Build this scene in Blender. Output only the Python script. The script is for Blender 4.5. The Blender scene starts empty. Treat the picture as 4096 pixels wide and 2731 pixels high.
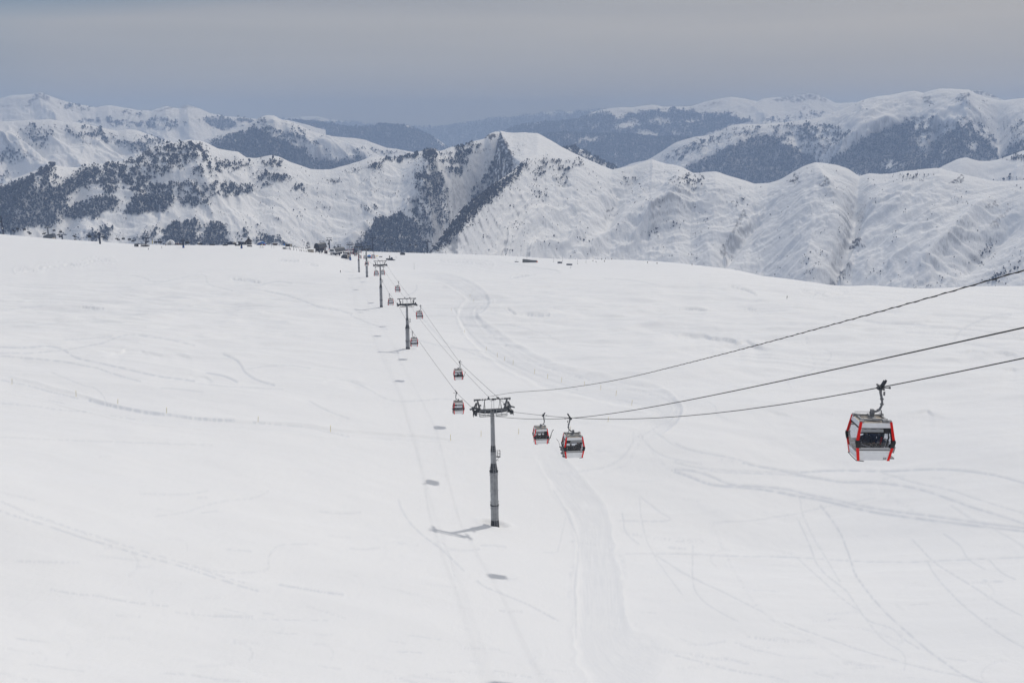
import bpy, bmesh, math, random
import numpy as np
from mathutils import Vector, Matrix

random.seed(7)
RNG = np.random.default_rng(11)
S = bpy.context.scene
COL = S.collection
PI = math.pi

# ---------------------------------------------------------------- camera geometry
# pixel measurements were read off the photograph (4096 x 2731); every one is given its own distance
FPX, CX, CY, HZ = 3982.0, 2048.0, 1365.5, 490.0
PITCH = math.atan((CY - HZ) / FPX)
CP, SP = math.cos(PITCH), math.sin(PITCH)

def ray(px, py):
    a = (np.asarray(px, float) - CX) / FPX
    b = -(np.asarray(py, float) - CY) / FPX
    return a, CP + b * SP, -SP + b * CP

def at(px, py, Y):
    a, y, z = ray(px, py)
    return Vector((float(a / y * Y), float(Y), float(z / y * Y)))

def slope_of(px, py):
    a, y, z = ray(px, py)
    return a / y, z / y

def project(x, y, z):
    dep = y * CP - z * SP
    dep = np.where(dep < 1e-3, 1e-3, dep)
    up = y * SP + z * CP
    return CX + FPX * x / dep, CY - FPX * up / dep

cam_d = bpy.data.cameras.new('camera'); cam = bpy.data.objects.new('camera', cam_d); COL.objects.link(cam)
cam_d.sensor_width = 36.0; cam_d.lens = 36.0 * FPX / 4096.0
cam_d.clip_start = 0.5; cam_d.clip_end = 90000
cam.rotation_euler = (PI / 2 - PITCH, 0, 0)
S.camera = cam

# ---------------------------------------------------------------- properties
def tag(o, label=None, cat=None, group=None, kind=None):
    if label: o['label'] = label
    if cat: o['category'] = cat
    if group: o['group'] = group
    if kind: o['kind'] = kind
    return o

def empty(name, loc=(0, 0, 0), rz=0.0, label=None, cat=None, group=None):
    o = bpy.data.objects.new(name, None); COL.objects.link(o)
    o.location = loc; o.rotation_euler = (0, 0, rz); o.empty_display_size = 0.3
    return tag(o, label, cat, group)

# ---------------------------------------------------------------- noise
_r = np.random.default_rng(3)
_PERM = _r.permutation(4096)
_ANG = _r.random(4096) * 2 * np.pi
_GX, _GY = np.cos(_ANG), np.sin(_ANG)

def pn(x, y, seed=0):
    x = np.asarray(x, float) + seed * 17.31; y = np.asarray(y, float) + seed * 9.77
    xi = np.floor(x).astype(np.int64); yi = np.floor(y).astype(np.int64)
    xf = x - xi; yf = y - yi
    u = xf * xf * xf * (xf * (xf * 6 - 15) + 10); v = yf * yf * yf * (yf * (yf * 6 - 15) + 10)
    def g(i, j):
        h = _PERM[(_PERM[(xi + i) & 4095] + yi + j) & 4095]
        return _GX[h] * (xf - i) + _GY[h] * (yf - j)
    return ((g(0, 0) * (1 - u) + g(1, 0) * u) * (1 - v) + (g(0, 1) * (1 - u) + g(1, 1) * u) * v) * 1.4

def fbm(x, y, oct=5, seed=0, gain=0.5, lac=2.03):
    s = 0; a = 1.0; t = 0
    for i in range(oct):
        s = s + a * pn(x, y, seed + i); t += a; a *= gain; x = x * lac; y = y * lac
    return s / t

def ridged(x, y, oct=5, seed=0, gain=0.5, lac=2.1):
    s = 0; a = 1.0; t = 0; w = 1.0
    for i in range(oct):
        n = 1 - np.abs(pn(x, y, seed + i)) * 1.6; n = np.clip(n, 0, 1) ** 2 * w
        w = np.clip(n * 1.6, 0.15, 1); s = s + a * n; t += a; a *= gain; x = x * lac; y = y * lac
    return s / t

def sstep(a, b, x):
    t = np.clip((x - a) / (b - a), 0, 1); return t * t * (3 - 2 * t)

def poly_dist(px, py, pts):
    """distance in pixels to a polyline, and the run 0..1 along it"""
    best = np.full(px.shape, 1e9); run = np.zeros(px.shape); n = len(pts) - 1
    for i in range(n):
        (x0, y0), (x1, y1) = pts[i], pts[i + 1]
        dx, dy = x1 - x0, y1 - y0; L2 = dx * dx + dy * dy + 1e-9
        t = np.clip(((px - x0) * dx + (py - y0) * dy) / L2, 0, 1)
        d = np.hypot(px - x0 - t * dx, py - y0 - t * dy)
        m = d < best
        best = np.where(m, d, best); run = np.where(m, (i + t) / n, run)
    return best, run

def in_poly(px, py, pts):
    c = np.zeros(px.shape, bool); n = len(pts)
    for i in range(n):
        (x0, y0), (x1, y1) = pts[i], pts[(i + 1) % n]
        if y0 == y1: continue
        m = ((py < y0) != (py < y1)) & (px < (x1 - x0) * (py - y0) / (y1 - y0) + x0)
        c ^= m
    return c

def smooth_line(pts, n=6):
    """Catmull-Rom through measured points"""
    P = [pts[0]] + list(pts) + [pts[-1]]; out = []
    for i in range(1, len(P) - 2):
        p0, p1, p2, p3 = (np.array(P[k], float) for k in (i - 1, i, i + 1, i + 2))
        for k in range(n):
            t = k / n
            out.append(tuple(0.5 * ((2 * p1) + (-p0 + p2) * t + (2 * p0 - 5 * p1 + 4 * p2 - p3) * t * t + (-p0 + 3 * p1 - 3 * p2 + p3) * t ** 3)))
    out.append(tuple(pts[-1])); return out

# ---------------------------------------------------------------- materials
def mat(name, color, rough=0.6, metal=0.0, noise=0.0, nscale=8.0, bump=0.0, spec=0.5, dark=None):
    m = bpy.data.materials.new(name); m.use_nodes = True
    nt = m.node_tree; b = nt.nodes['Principled BSDF']
    b.inputs['Base Color'].default_value = (*color, 1); b.inputs['Roughness'].default_value = rough
    b.inputs['Metallic'].default_value = metal; b.inputs['Specular IOR Level'].default_value = spec
    if noise or bump:
        tc = nt.nodes.new('ShaderNodeTexCoord'); nz = nt.nodes.new('ShaderNodeTexNoise')
        nz.inputs['Scale'].default_value = nscale; nz.inputs['Detail'].default_value = 5
        nt.links.new(tc.outputs['Object'], nz.inputs['Vector'])
        if noise:
            mx = nt.nodes.new('ShaderNodeMix'); mx.data_type = 'RGBA'
            d = dark or tuple(c * (1 - noise) for c in color)
            mx.inputs[6].default_value = (*d, 1); mx.inputs[7].default_value = (*[min(1, c * (1 + noise * .5)) for c in color], 1)
            rp = nt.nodes.new('ShaderNodeMapRange'); rp.inputs[1].default_value = .3; rp.inputs[2].default_value = .7
            nt.links.new(nz.outputs['Fac'], rp.inputs[0]); nt.links.new(rp.outputs[0], mx.inputs[0])
            nt.links.new(mx.outputs[2], b.inputs['Base Color'])
        if bump:
            bp = nt.nodes.new('ShaderNodeBump'); bp.inputs['Strength'].default_value = bump; bp.inputs['Distance'].default_value = .02
            nt.links.new(nz.outputs['Fac'], bp.inputs['Height']); nt.links.new(bp.outputs[0], b.inputs['Normal'])
    return m

def snow_material(name, far, fine=(0.5, 0.22)):
    """snow; vertex mask R = twiggy forest floor, G = bare rock, B = packed and scraped snow, plus the painted shade of far drifts"""
    m = bpy.data.materials.new(name); m.use_nodes = True
    nt = m.node_tree; N = nt.nodes.new; L = nt.links.new
    b = nt.nodes['Principled BSDF']; b.inputs['Roughness'].default_value = .75; b.inputs['Specular IOR Level'].default_value = .15
    geo = N('ShaderNodeNewGeometry'); at_ = N('ShaderNodeAttribute'); at_.attribute_name = 'mask'
    sp = N('ShaderNodeSeparateColor'); L(at_.outputs['Color'], sp.inputs[0])
    def mix(fac, a, bb):
        x = N('ShaderNodeMix'); x.data_type = 'RGBA'
        for s, v in ((0, fac), (6, a), (7, bb)):
            if isinstance(v, (tuple, float)): x.inputs[s].default_value = v if isinstance(v, float) else (*v, 1)
            else: L(v, x.inputs[s])
        return x.outputs[2]
    def noise(scale, detail=6, stretch=None, rough=.6):
        n = N('ShaderNodeTexNoise'); n.inputs['Scale'].default_value = scale; n.inputs['Detail'].default_value = detail; n.inputs['Roughness'].default_value = rough
        if stretch:
            mp = N('ShaderNodeMapping'); mp.inputs['Scale'].default_value = stretch; mp.inputs['Rotation'].default_value = (0, 0, .25)
            L(geo.outputs['Position'], mp.inputs[0]); L(mp.outputs[0], n.inputs['Vector'])
        else: L(geo.outputs['Position'], n.inputs['Vector'])
        return n.outputs['Fac']
    rockn = noise(.05 if far else .6, 8)
    rock = mix(rockn, (.03, .03, .035), (.16, .15, .15))
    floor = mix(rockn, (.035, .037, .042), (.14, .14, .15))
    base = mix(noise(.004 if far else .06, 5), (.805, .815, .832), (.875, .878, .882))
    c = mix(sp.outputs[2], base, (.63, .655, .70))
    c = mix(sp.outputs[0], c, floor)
    c = mix(sp.outputs[1], c, rock)
    L(c, b.inputs['Base Color'])
    bp = N('ShaderNodeBump'); bp.inputs['Strength'].default_value = fine[0]; bp.inputs['Distance'].default_value = 6.0 if far else fine[1]
    h1 = noise(.022 if far else .35, 10 if far else 8, (1, .45, 1), .68 if far else .62)
    L(h1, bp.inputs['Height'])
    if not far:
        bp2 = N('ShaderNodeBump'); bp2.inputs['Strength'].default_value = .45; bp2.inputs['Distance'].default_value = .08
        L(noise(3.2, 6, (.35, 1.5, 1), .7), bp2.inputs['Height']); L(bp.outputs[0], bp2.inputs['Normal']); L(bp2.outputs[0], b.inputs['Normal'])
    else: L(bp.outputs[0], b.inputs['Normal'])
    return m

def grid_mesh(name, X, Y, Z, mask, material, smooth=True):
    n, k = X.shape
    me = bpy.data.meshes.new(name)
    co = np.stack([X, Y, Z], -1).reshape(-1, 3).astype(np.float32)
    idx = np.arange(n * k).reshape(n, k)
    q = np.stack([idx[:-1, :-1], idx[:-1, 1:], idx[1:, 1:], idx[1:, :-1]], -1).reshape(-1, 4)
    me.vertices.add(len(co)); me.vertices.foreach_set('co', co.ravel())
    me.loops.add(q.size); me.loops.foreach_set('vertex_index', q.ravel().astype(np.int32))
    me.polygons.add(len(q)); me.polygons.foreach_set('loop_start', np.arange(0, q.size, 4, dtype=np.int32))
    me.polygons.foreach_set('use_smooth', np.full(len(q), smooth))
    me.update(calc_edges=True)
    if mask is not None:
        a = me.attributes.new('mask', 'FLOAT_COLOR', 'POINT')
        a.data.foreach_set('color', np.concatenate([mask.reshape(-1, 3), np.ones((n * k, 1))], 1).astype(np.float32).ravel())
    me.materials.append(material)
    o = bpy.data.objects.new(name, me); COL.objects.link(o)
    return o
SUN_E = 1.8
SUN_ANG = (51, 28)
GLOW = 0.5
EXPO = -0.11
HAZE_D = 1.4e-4
HAZE_C = (.35, .48, .74)
HAZE_A = (.25, .25, .25)
SKY_RAMP = [(0.0, (.38, .37, .355)), (.03, (.40, .385, .365)), (.065, (.44, .425, .40)), (.088, (.48, .46, .43)), (.13, (.40, .39, .38)), (.35, (.47, .475, .49)), (.7, (.52, .525, .54)), (1.0, (.54, .54, .55))]
# ---------------------------------------------------------------- the snowfield (measured points: pixel x, pixel y, distance)
CTRL = []
def row(py0, pts): CTRL.extend((px, py, d) for px, py, d in pts)
CTRL += [(-600, 2731, 60), (0, 2731, 64), (1024, 2731, 72), (2048, 2731, 80), (3072, 2731, 86), (4096, 2731, 82), (4700, 2731, 78),
         (-600, 2400, 80), (0, 2400, 84), (1024, 2400, 94), (2048, 2400, 106.5), (3072, 2400, 116), (4096, 2400, 110), (4700, 2400, 105),
         (-600, 2095, 94), (0, 2095, 100), (1024, 2095, 121), (1500, 2095, 133), (1980, 2095, 149), (2600, 2095, 162), (3300, 2095, 167), (4096, 2095, 154), (4700, 2095, 148),
         (0, 1800, 136), (1024, 1800, 160), (1980, 1800, 189), (2700, 1800, 200), (4096, 1800, 194),
         (0, 1600, 178), (1024, 1600, 207), (2048, 1640, 226), (3072, 1640, 234), (4096, 1600, 236),
         (0, 1394, 255), (900, 1394, 283), (1634, 1394, 305), (2300, 1400, 318), (3200, 1400, 322), (4096, 1380, 325),
         (0, 1228, 400), (800, 1228, 420), (1528, 1228, 440), (2200, 1228, 430), (3000, 1240, 425), (4096, 1235, 450),
         (0, 1090, 585), (700, 1100, 580), (1468, 1106, 575), (1428, 1088, 690), (2100, 1110, 590), (2800, 1130, 545), (3380, 1170, 510), (4096, 1170, 540),
         (0, 995, 740), (500, 1015, 730), (1000, 1020, 735), (1400, 1056, 840), (2000, 1062, 820), (2500, 1072, 760), (2950, 1095, 650)]
SKY = [(-600, 905, 940), (0, 936, 950), (174, 952, 950), (350, 964, 960), (575, 980, 965), (800, 983, 990), (1000, 977, 1040), (1160, 985, 1060), (1300, 1001, 1080), (1450, 1005, 1130),
       (1660, 1012, 1160), (1740, 1014, 1170), (2000, 1022, 1120), (2246, 1037, 1070), (2420, 1042, 1020), (2700, 1052, 900), (2960, 1083, 760), (3204, 1123, 640),
       (3380, 1146, 580), (3490, 1141, 575), (3560, 1147, 570), (3680, 1155, 575), (3900, 1147, 585), (4096, 1145, 590), (4700, 1120, 610)]
CTRL += SKY
CTRL += [(x, y + 30, d * 1.18) for x, y, d in SKY] + [(x, y + 170, d * 1.6) for x, y, d in SKY]
# brow in front of the lift station, and the shallow hollow behind it
CTRL += [(1240, 1010, 800), (1340, 1030, 790), (1400, 1046, 780), (1240, 1012, 900), (1300, 1022, 930), (1360, 1031, 900)]
# ground rising to the viewer's own slope, below the frame
for u in (-1.2, -.6, 0, .6, 1.2):
    for d, s in ((52, -.74), (30, -.84), (12, -.8), (5, -.72)):
        CTRL.append(('u', u, d, s))
_cu, _cv, _cs = [], [], []
for c in CTRL:
    if c[0] == 'u': u, d, s = c[1:]
    else:
        u, s = slope_of(c[0], c[1]); d = c[2]
    _cu.append(float(u)); _cv.append(math.log(d)); _cs.append(float(s))
_cu, _cv, _cs = map(np.array, (_cu, _cv, _cs))
def _phi(r2): return np.where(r2 > 0, 0.5 * r2 * np.log(r2 + 1e-12), 0)
_KU = 1.6
def _fit():
    n = len(_cu); A = np.zeros((n + 3, n + 3))
    r2 = (_KU * (_cu[:, None] - _cu)) ** 2 + (_cv[:, None] - _cv) ** 2
    A[:n, :n] = _phi(r2) + np.eye(n) * 2e-5
    P = np.stack([np.ones(n), _cu, _cv], 1); A[:n, n:] = P; A[n:, :n] = P.T
    return np.linalg.solve(A, np.concatenate([_cs, np.zeros(3)]))
_W = _fit()
def base_slope(u, v):
    sh = np.shape(u); u = np.ravel(u); v = np.ravel(v); out = np.empty(u.shape); n = len(_cu)
    for i in range(0, len(u), 40000):
        uu, vv = u[i:i + 40000], v[i:i + 40000]
        r2 = (_KU * (uu[:, None] - _cu)) ** 2 + (vv[:, None] - _cv) ** 2
        out[i:i + 40000] = _phi(r2) @ _W[:n] + _W[n] + _W[n + 1] * uu + _W[n + 2] * vv
    return out.reshape(sh)

# --- coarse field for quick lookups, then undulation
_gu = np.linspace(-1.3, 1.3, 261); _gv = np.linspace(math.log(3.5), math.log(2300), 330)
_GS = base_slope(*np.meshgrid(_gu, _gv))
def lut(u, v):
    fu = np.clip((u - _gu[0]) / (_gu[1] - _gu[0]), 0, len(_gu) - 1.001); fv = np.clip((v - _gv[0]) / (_gv[1] - _gv[0]), 0, len(_gv) - 1.001)
    i = fu.astype(int); j = fv.astype(int); a = fu - i; b = fv - j
    return (_GS[j, i] * (1 - a) + _GS[j, i + 1] * a) * (1 - b) + (_GS[j + 1, i] * (1 - a) + _GS[j + 1, i + 1] * a) * b

def undulate(x, y):
    d = np.hypot(x, y); far = sstep(180, 420, d); edge = 1 - .96 * sstep(430, 700, d)
    w = fbm(x / 90, y / 90, 3, 40) * 25
    z = (fbm((x + w) / 120, (y - w) / 70, 4, 5) * (1.9 + 2.6 * far)) * edge
    z = z + fbm((x + w * .5) / 38, (y + w) / 20, 4, 9) * (.62 + .8 * far) * edge
    z = z + ridged((x + .3 * y) / 46, (y - w) / 15, 3, 21) * (.16 + .95 * far) * edge
    line = (x + 2.7 + .1925 * (y - 148.9)) / 1.018            # the lift corridor keeps its surveyed level
    return z * sstep(50, 90, d) * (1 - .9 * np.exp(-(line / (14 + .03 * np.abs(y))) ** 2))

def base_z(x, y):
    x = np.asarray(x, float); y = np.asarray(y, float)
    return lut(x / y, np.log(y)) * y + undulate(x, y)

def ground_hit(px, py, y0=50, y1=1500, n=3000):
    """where the sight line through a pixel meets the snow"""
    a, ry, rz = ray(px, py)
    ys = np.geomspace(y0, y1, n); x = a / ry * ys; z = rz / ry * ys
    g = base_z(x, ys); k = np.argmax(z < g)
    if not (z < g).any(): k = np.argmin(z - g)
    return Vector((float(x[k]), float(ys[k]), float(g[k])))

def ground_pt(px, Y):
    """a point of the snow in the column of pixel x at a given distance"""
    u = (px - CX) / FPX
    for _ in range(4):
        z = float(base_z(np.array([u * Y]), np.array([Y]))[0])
        u = (px - CX) / FPX * (CP - z / Y * SP)
    return Vector((u * Y, Y, float(base_z(np.array([u * Y]), np.array([Y]))[0])))

# --- tracks, pistes and drifts, measured along the photograph (4096 px) and carved into the surface; the shade of far drifts is painted in
def Q(ox, oy, f, *p): return [(ox + a / f, oy + b / f) for a, b in p]
PISTES = [  # (centre line with half width in px, depth m, mask)
    (Q(1400, 1000, 1.68, (330, 165), (560, 175), (720, 220), (830, 290), (870, 350), (800, 410), (800, 470), (870, 560), (980, 650), (1120, 740), (1300, 830), (1560, 900), (1850, 960), (2060, 1010), (2150, 1080), (2100, 1150), (1950, 1240)),
     [8, 16, 26, 34, 36, 34, 42, 46, 50, 52, 52, 50, 50, 52, 46, 40, 34], .30, .42),
    (Q(1400, 1850, 1.68, (1280, -120), (1400, 60), (1500, 190), (1600, 330), (1640, 480), (1650, 620), (1670, 800), (1680, 1000), (1690, 1150), (1760, 1290), (1900, 1400), (2050, 1480)),
     [46, 50, 60, 66, 68, 70, 80, 90, 98, 130, 150, 160], .12, .34),
    (Q(1400, 1000, 1.68, (560, 75), (800, 85), (1000, 110), (1250, 140), (1420, 150)), [5, 14, 20, 16, 6], .5, .12),
    (Q(0, 1000, 1.68, (0, 890), (150, 920), (400, 985), (640, 1050), (900, 1110), (1200, 1150), (1600, 1180), (2000, 1195), (2300, 1235), (2700, 1260), (3100, 1290)),
     [26, 30, 28, 26, 24, 20, 18, 18, 16, 14, 10], .25, .14),
]
TRACKS_AND_SHADE = []   # (polyline, half width px, depth m, mask, dashed); also holds the painted shade lines of far drifts
def tr(ox, oy, f, pts, w=3.4, dep=.05, mk=.55, dash=0.0): TRACKS_AND_SHADE.append((smooth_line(Q(ox, oy, f, *pts), 5), w, dep, mk, dash))
# left middle (region 0,1000 x1.68)
for pts, w, mk, ds in (
    ([(0, 650), (150, 655), (300, 645), (400, 660), (440, 680), (500, 720), (600, 745), (720, 770), (850, 800), (1000, 835), (1120, 855), (1300, 878)], 4, .7, .2),
    ([(0, 692), (200, 690), (400, 675), (560, 650), (700, 618), (800, 580), (880, 570), (1000, 582), (1150, 605), (1300, 640)], 3.2, .5, .3),
    ([(0, 710), (140, 722), (400, 747), (530, 770), (640, 790), (740, 825), (850, 860), (940, 882)], 3.2, .65, .4),
    ([(340, 820), (450, 865), (560, 910), (630, 925), (690, 980), (710, 1030)], 2.6, .4, .3),
    ([(1390, 825), (1470, 838), (1540, 860), (1590, 885)], 4, .75, 0),
    ([(1500, 700), (1580, 735), (1620, 780), (1650, 825), (1720, 870), (1840, 907)], 4.5, .8, .1),
    ([(870, 170), (960, 185), (1060, 215), (1350, 165), (1400, 230), (1560, 275)], 2.4, .35, .3),
    ([(1750, 235), (1850, 212), (1960, 225)], 2.6, .4, 0),
    ([(1780, 275), (1900, 300), (2020, 335), (2150, 385), (2250, 400), (2360, 430)], 3.2, .55, .2),
    ([(600, 1005), (720, 1035), (830, 1058), (1000, 1090), (1150, 1105), (1300, 1125), (1450, 1138), (1570, 1142)], 5, .8, .2),
    ([(0, 870), (110, 885), (230, 915), (340, 945), (430, 965), (520, 990)], 4.5, .6, .4),
    ([(0, 1030), (200, 1045), (420, 1075), (660, 1095), (960, 1138)], 3, .4, .5),
    ([(40, 945), (180, 975), (330, 1005), (430, 1022)], 3.4, .5, .5),
    ([(0, 1255), (200, 1265), (400, 1275), (700, 1285), (1100, 1300), (1420, 1310)], 2.8, .3, .5),
    ([(1700, 1155), (1900, 1168), (2070, 1185), (2160, 1205), (2340, 1245)], 3.6, .5, .3),
    ([(2080, 1015), (2150, 1055), (2250, 1100), (2350, 1135)], 3.2, .5, .2),
    ([(1080, 925), (1220, 938), (1360, 955)], 2.6, .4, 0), ([(1330, 895), (1420, 905), (1600, 920), (1900, 935)], 2.6, .4, .2),
    ([(750, 575), (600, 595), (420, 605)], 2.6, .35, .3), ([(1650, 800), (1780, 780), (1950, 775), (2080, 795)], 2.8, .4, .3),
    ([(0, 345), (300, 350), (620, 365)], 2.2, .25, .4), ([(0, 410), (140, 390), (280, 380)], 2.2, .3, .2),
    ([(80, 520), (300, 500), (500, 480), (700, 462)], 2.2, .35, .4)):
    tr(0, 1000, 1.68, pts, w, .06, mk, ds)
# centre (1400,1000)
for pts, w, mk, ds in (
    ([(440, 410), (560, 540), (640, 620), (760, 670), (860, 710), (1000, 755), (1050, 775)], 2.8, .4, .2),
    ([(470, 610), (600, 640), (760, 665), (915, 682)], 3, .45, .2),
    ([(360, 320), (440, 270), (445, 235)], 2.4, .4, 0), ([(0, 440), (120, 490), (250, 535)], 2.6, .45, .2),
    ([(1000, 505), (1150, 520), (1300, 565), (1400, 610)], 2.6, .4, .3),
    ([(1700, 190), (1850, 200), (1960, 215), (2080, 240)], 2.8, .35, .2),
    ([(0, 880), (60, 900), (120, 935), (300, 1015), (600, 1000), (700, 1010)], 3, .4, .3),
    ([(1950, 1240), (1870, 1290), (1780, 1340), (1650, 1350)], 8, .3, .3), ([(1980, 1250), (2010, 1330), (2060, 1400), (2140, 1470), (2230, 1530)], 6, .4, .1),
    ([(1960, 1260), (1900, 1360), (1850, 1440), (1700, 1500)], 6, .35, .1), ([(1900, 1230), (1880, 1320), (1760, 1440), (1520, 1490)], 5, .3, .2),
    ([(2030, 1200), (2100, 1260), (2200, 1320), (2360, 1360)], 4, .4, .1), ([(2160, 1130), (2040, 1190), (1960, 1250)], 4, .35, .1),
    ([(1960, 1250), (1990, 1300), (2100, 1380), (2360, 1440)], 4, .4, .1)):
    tr(1400, 1000, 1.68, pts, w, .05, mk, ds)
tr(1400, 1000, 1.68, [(840, 290), (920, 325), (950, 350), (880, 375), (840, 430), (900, 520), (1000, 600), (1120, 690), (1280, 770), (1500, 840), (1750, 905), (2000, 960), (2150, 1010), (2190, 1060), (2150, 1120)], 6, .10, .45)
tr(1400, 1000, 1.68, [(700, 400), (760, 500), (840, 600), (960, 690), (1100, 770), (1300, 850), (1520, 930)], 4, .08, .3)
# right (2700,1000)
for pts, w, mk, ds in (
    ([(1280, 475), (1400, 495), (1560, 498), (1750, 515), (1900, 530), (2100, 550), (2360, 580)], 3.2, .45, .1),
    ([(1560, 555), (1750, 560), (1950, 575), (2150, 595), (2360, 605)], 3.2, .4, .2), ([(1880, 600), (1920, 545), (2020, 490), (2150, 445), (2260, 435)], 5, .4, .1),
    ([(1950, 630), (2100, 655), (2250, 670), (2360, 695)], 3, .4, .2), ([(880, 590), (900, 650), (920, 720), (940, 790)], 7, .4, .5),
    ([(940, 800), (860, 840), (760, 890), (780, 930)], 3.4, .35, .3), ([(1010, 670), (1050, 700), (1030, 745), (980, 765)], 3, .3, .3),
    ([(220, 1020), (270, 1060), (280, 1110), (350, 1140)], 3.4, .3, .4), ([(0, 980), (120, 1000), (220, 1030)], 2.6, .3, .4),
    ([(0, 1300), (60, 1330), (160, 1360), (300, 1385), (420, 1410), (540, 1450), (680, 1480), (820, 1495)], 4, .5, .1),
    ([(0, 1420), (80, 1450), (200, 1470), (500, 1490), (900, 1500)], 3.4, .4, .1), ([(1600, 1480), (1800, 1478), (2000, 1490), (2160, 1515)], 3, .4, .1)):
    tr(2700, 1000, 1.685, pts, w, .05, mk, ds)
# bottom left (0,1850)
for pts, w, mk, ds in (
    ([(0, 322), (140, 370), (290, 415), (580, 512), (820, 580), (980, 630), (1200, 690), (1340, 735), (1500, 790), (1640, 835), (1740, 862)], 4, .55, .4),
    ([(0, 258), (80, 290), (200, 340), (360, 395), (500, 445), (640, 490), (800, 545), (1000, 605), (1200, 665), (1340, 710), (1500, 765), (1640, 805)], 3.4, .4, .5),
    ([(20, 270), (220, 360), (420, 425), (620, 495)], 3, .35, .5),
    ([(1330, 710), (1450, 728), (1600, 740), (1760, 725), (1800, 700), (1800, 640), (1830, 590), (1900, 550), (2120, 545)], 5, .25, .4),
    ([(930, 208), (1100, 212), (1250, 212), (1390, 190)], 4.5, .3, .4), ([(1040, 358), (1250, 330), (1400, 280), (1550, 252), (1700, 240), (1800, 190)], 4, .25, .5),
    ([(110, 660), (330, 668), (520, 668)], 4.5, .4, .5), ([(670, 625), (800, 640), (940, 655)], 5, .3, .3), ([(340, 852), (500, 880), (640, 893), (750, 915), (950, 945), (1120, 960)], 4.5, .4, .6),
    ([(1880, 820), (2000, 840), (2150, 865), (2300, 885)], 5, .6, .4), ([(1160, 1000), (1330, 1020), (1600, 1040), (1800, 1052), (2200, 1058)], 3.2, .3, .6),
    ([(1280, 1425), (1400, 1445), (1600, 1470)], 4.5, .4, .3), ([(1100, 1412), (1250, 1420)], 5, .35, .4), ([(200, 1350), (400, 1380), (560, 1400)], 4, .3, .4),
    ([(1850, 1060), (1900, 1090), (1880, 1130), (1820, 1160)], 6, .2, .5), ([(1500, 1190), (1600, 1200), (1730, 1212)], 8, .45, .7), ([(0, 1410), (150, 1450), (330, 1480)], 8, .4, .1)):
    tr(0, 1850, 1.68, pts, w, .05, mk, ds)
# bottom centre (1400,1850)
for pts, w, mk, ds in (
    ([(325, 250), (345, 310), (400, 400), (490, 490), (600, 570), (690, 655), (760, 722)], 4, .5, .2), ([(850, 790), (900, 830), (1050, 892), (1200, 955), (1390, 1057)], 4, .5, .3),
    ([(0, 575), (100, 580), (190, 570)], 5, .3, .4), ([(230, 540), (330, 538), (440, 548)], 7, .35, .2), ([(660, 578), (760, 588), (860, 582)], 5, .3, .3),
    ([(880, 555), (960, 555), (1040, 565)], 5, .35, .1), ([(1290, 600), (1380, 600), (1400, 560), (1450, 360)], 3, .25, .1),
    ([(1370, 190), (1430, 290), (1480, 390), (1530, 520), (1530, 660), (1510, 800), (1515, 1000), (1520, 1180)], 5, .4, .05),
    ([(1490, 700), (1470, 800), (1465, 950)], 7, .35, .1), ([(1750, 580), (1820, 640), (1840, 740), (1830, 830)], 9, .4, .1), ([(1250, 1280), (1230, 1340), (1270, 1410), (1350, 1475)], 14, .35, .5),
    ([(1820, 455), (1950, 490), (2100, 510), (2360, 530)], 8, .5, .6), ([(1830, 340), (1845, 450), (1880, 500), (1940, 545)], 3.4, .5, .1), ([(1950, 230), (2050, 310), (2140, 388), (1800, 388)], 3.2, .4, .1),
    ([(1940, 230), (1970, 450), (2030, 600), (2100, 710), (2230, 885)], 3, .35, .2), ([(1850, 612), (2100, 610), (2360, 615)], 3.2, .4, .3), ([(2050, 620), (2160, 690), (2250, 745), (2360, 800)], 3.6, .45, .2),
    ([(500, 65), (560, 75), (650, 95)], 8, .2, 0), ([(850, 1200), (1000, 1260), (1100, 1290)], 3, .2, .4), ([(300, 1450), (450, 1430), (600, 1410), (760, 1405), (1000, 1408)], 6, .3, .7),
    ([(1850, 1040), (1950, 1120), (2050, 1240), (2140, 1320)], 7, .25, .6), ([(560, 540), (640, 560), (700, 770)], 2.6, .2, .3)):
    tr(1400, 1850, 1.68, pts, w, .05, mk, ds)
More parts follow.
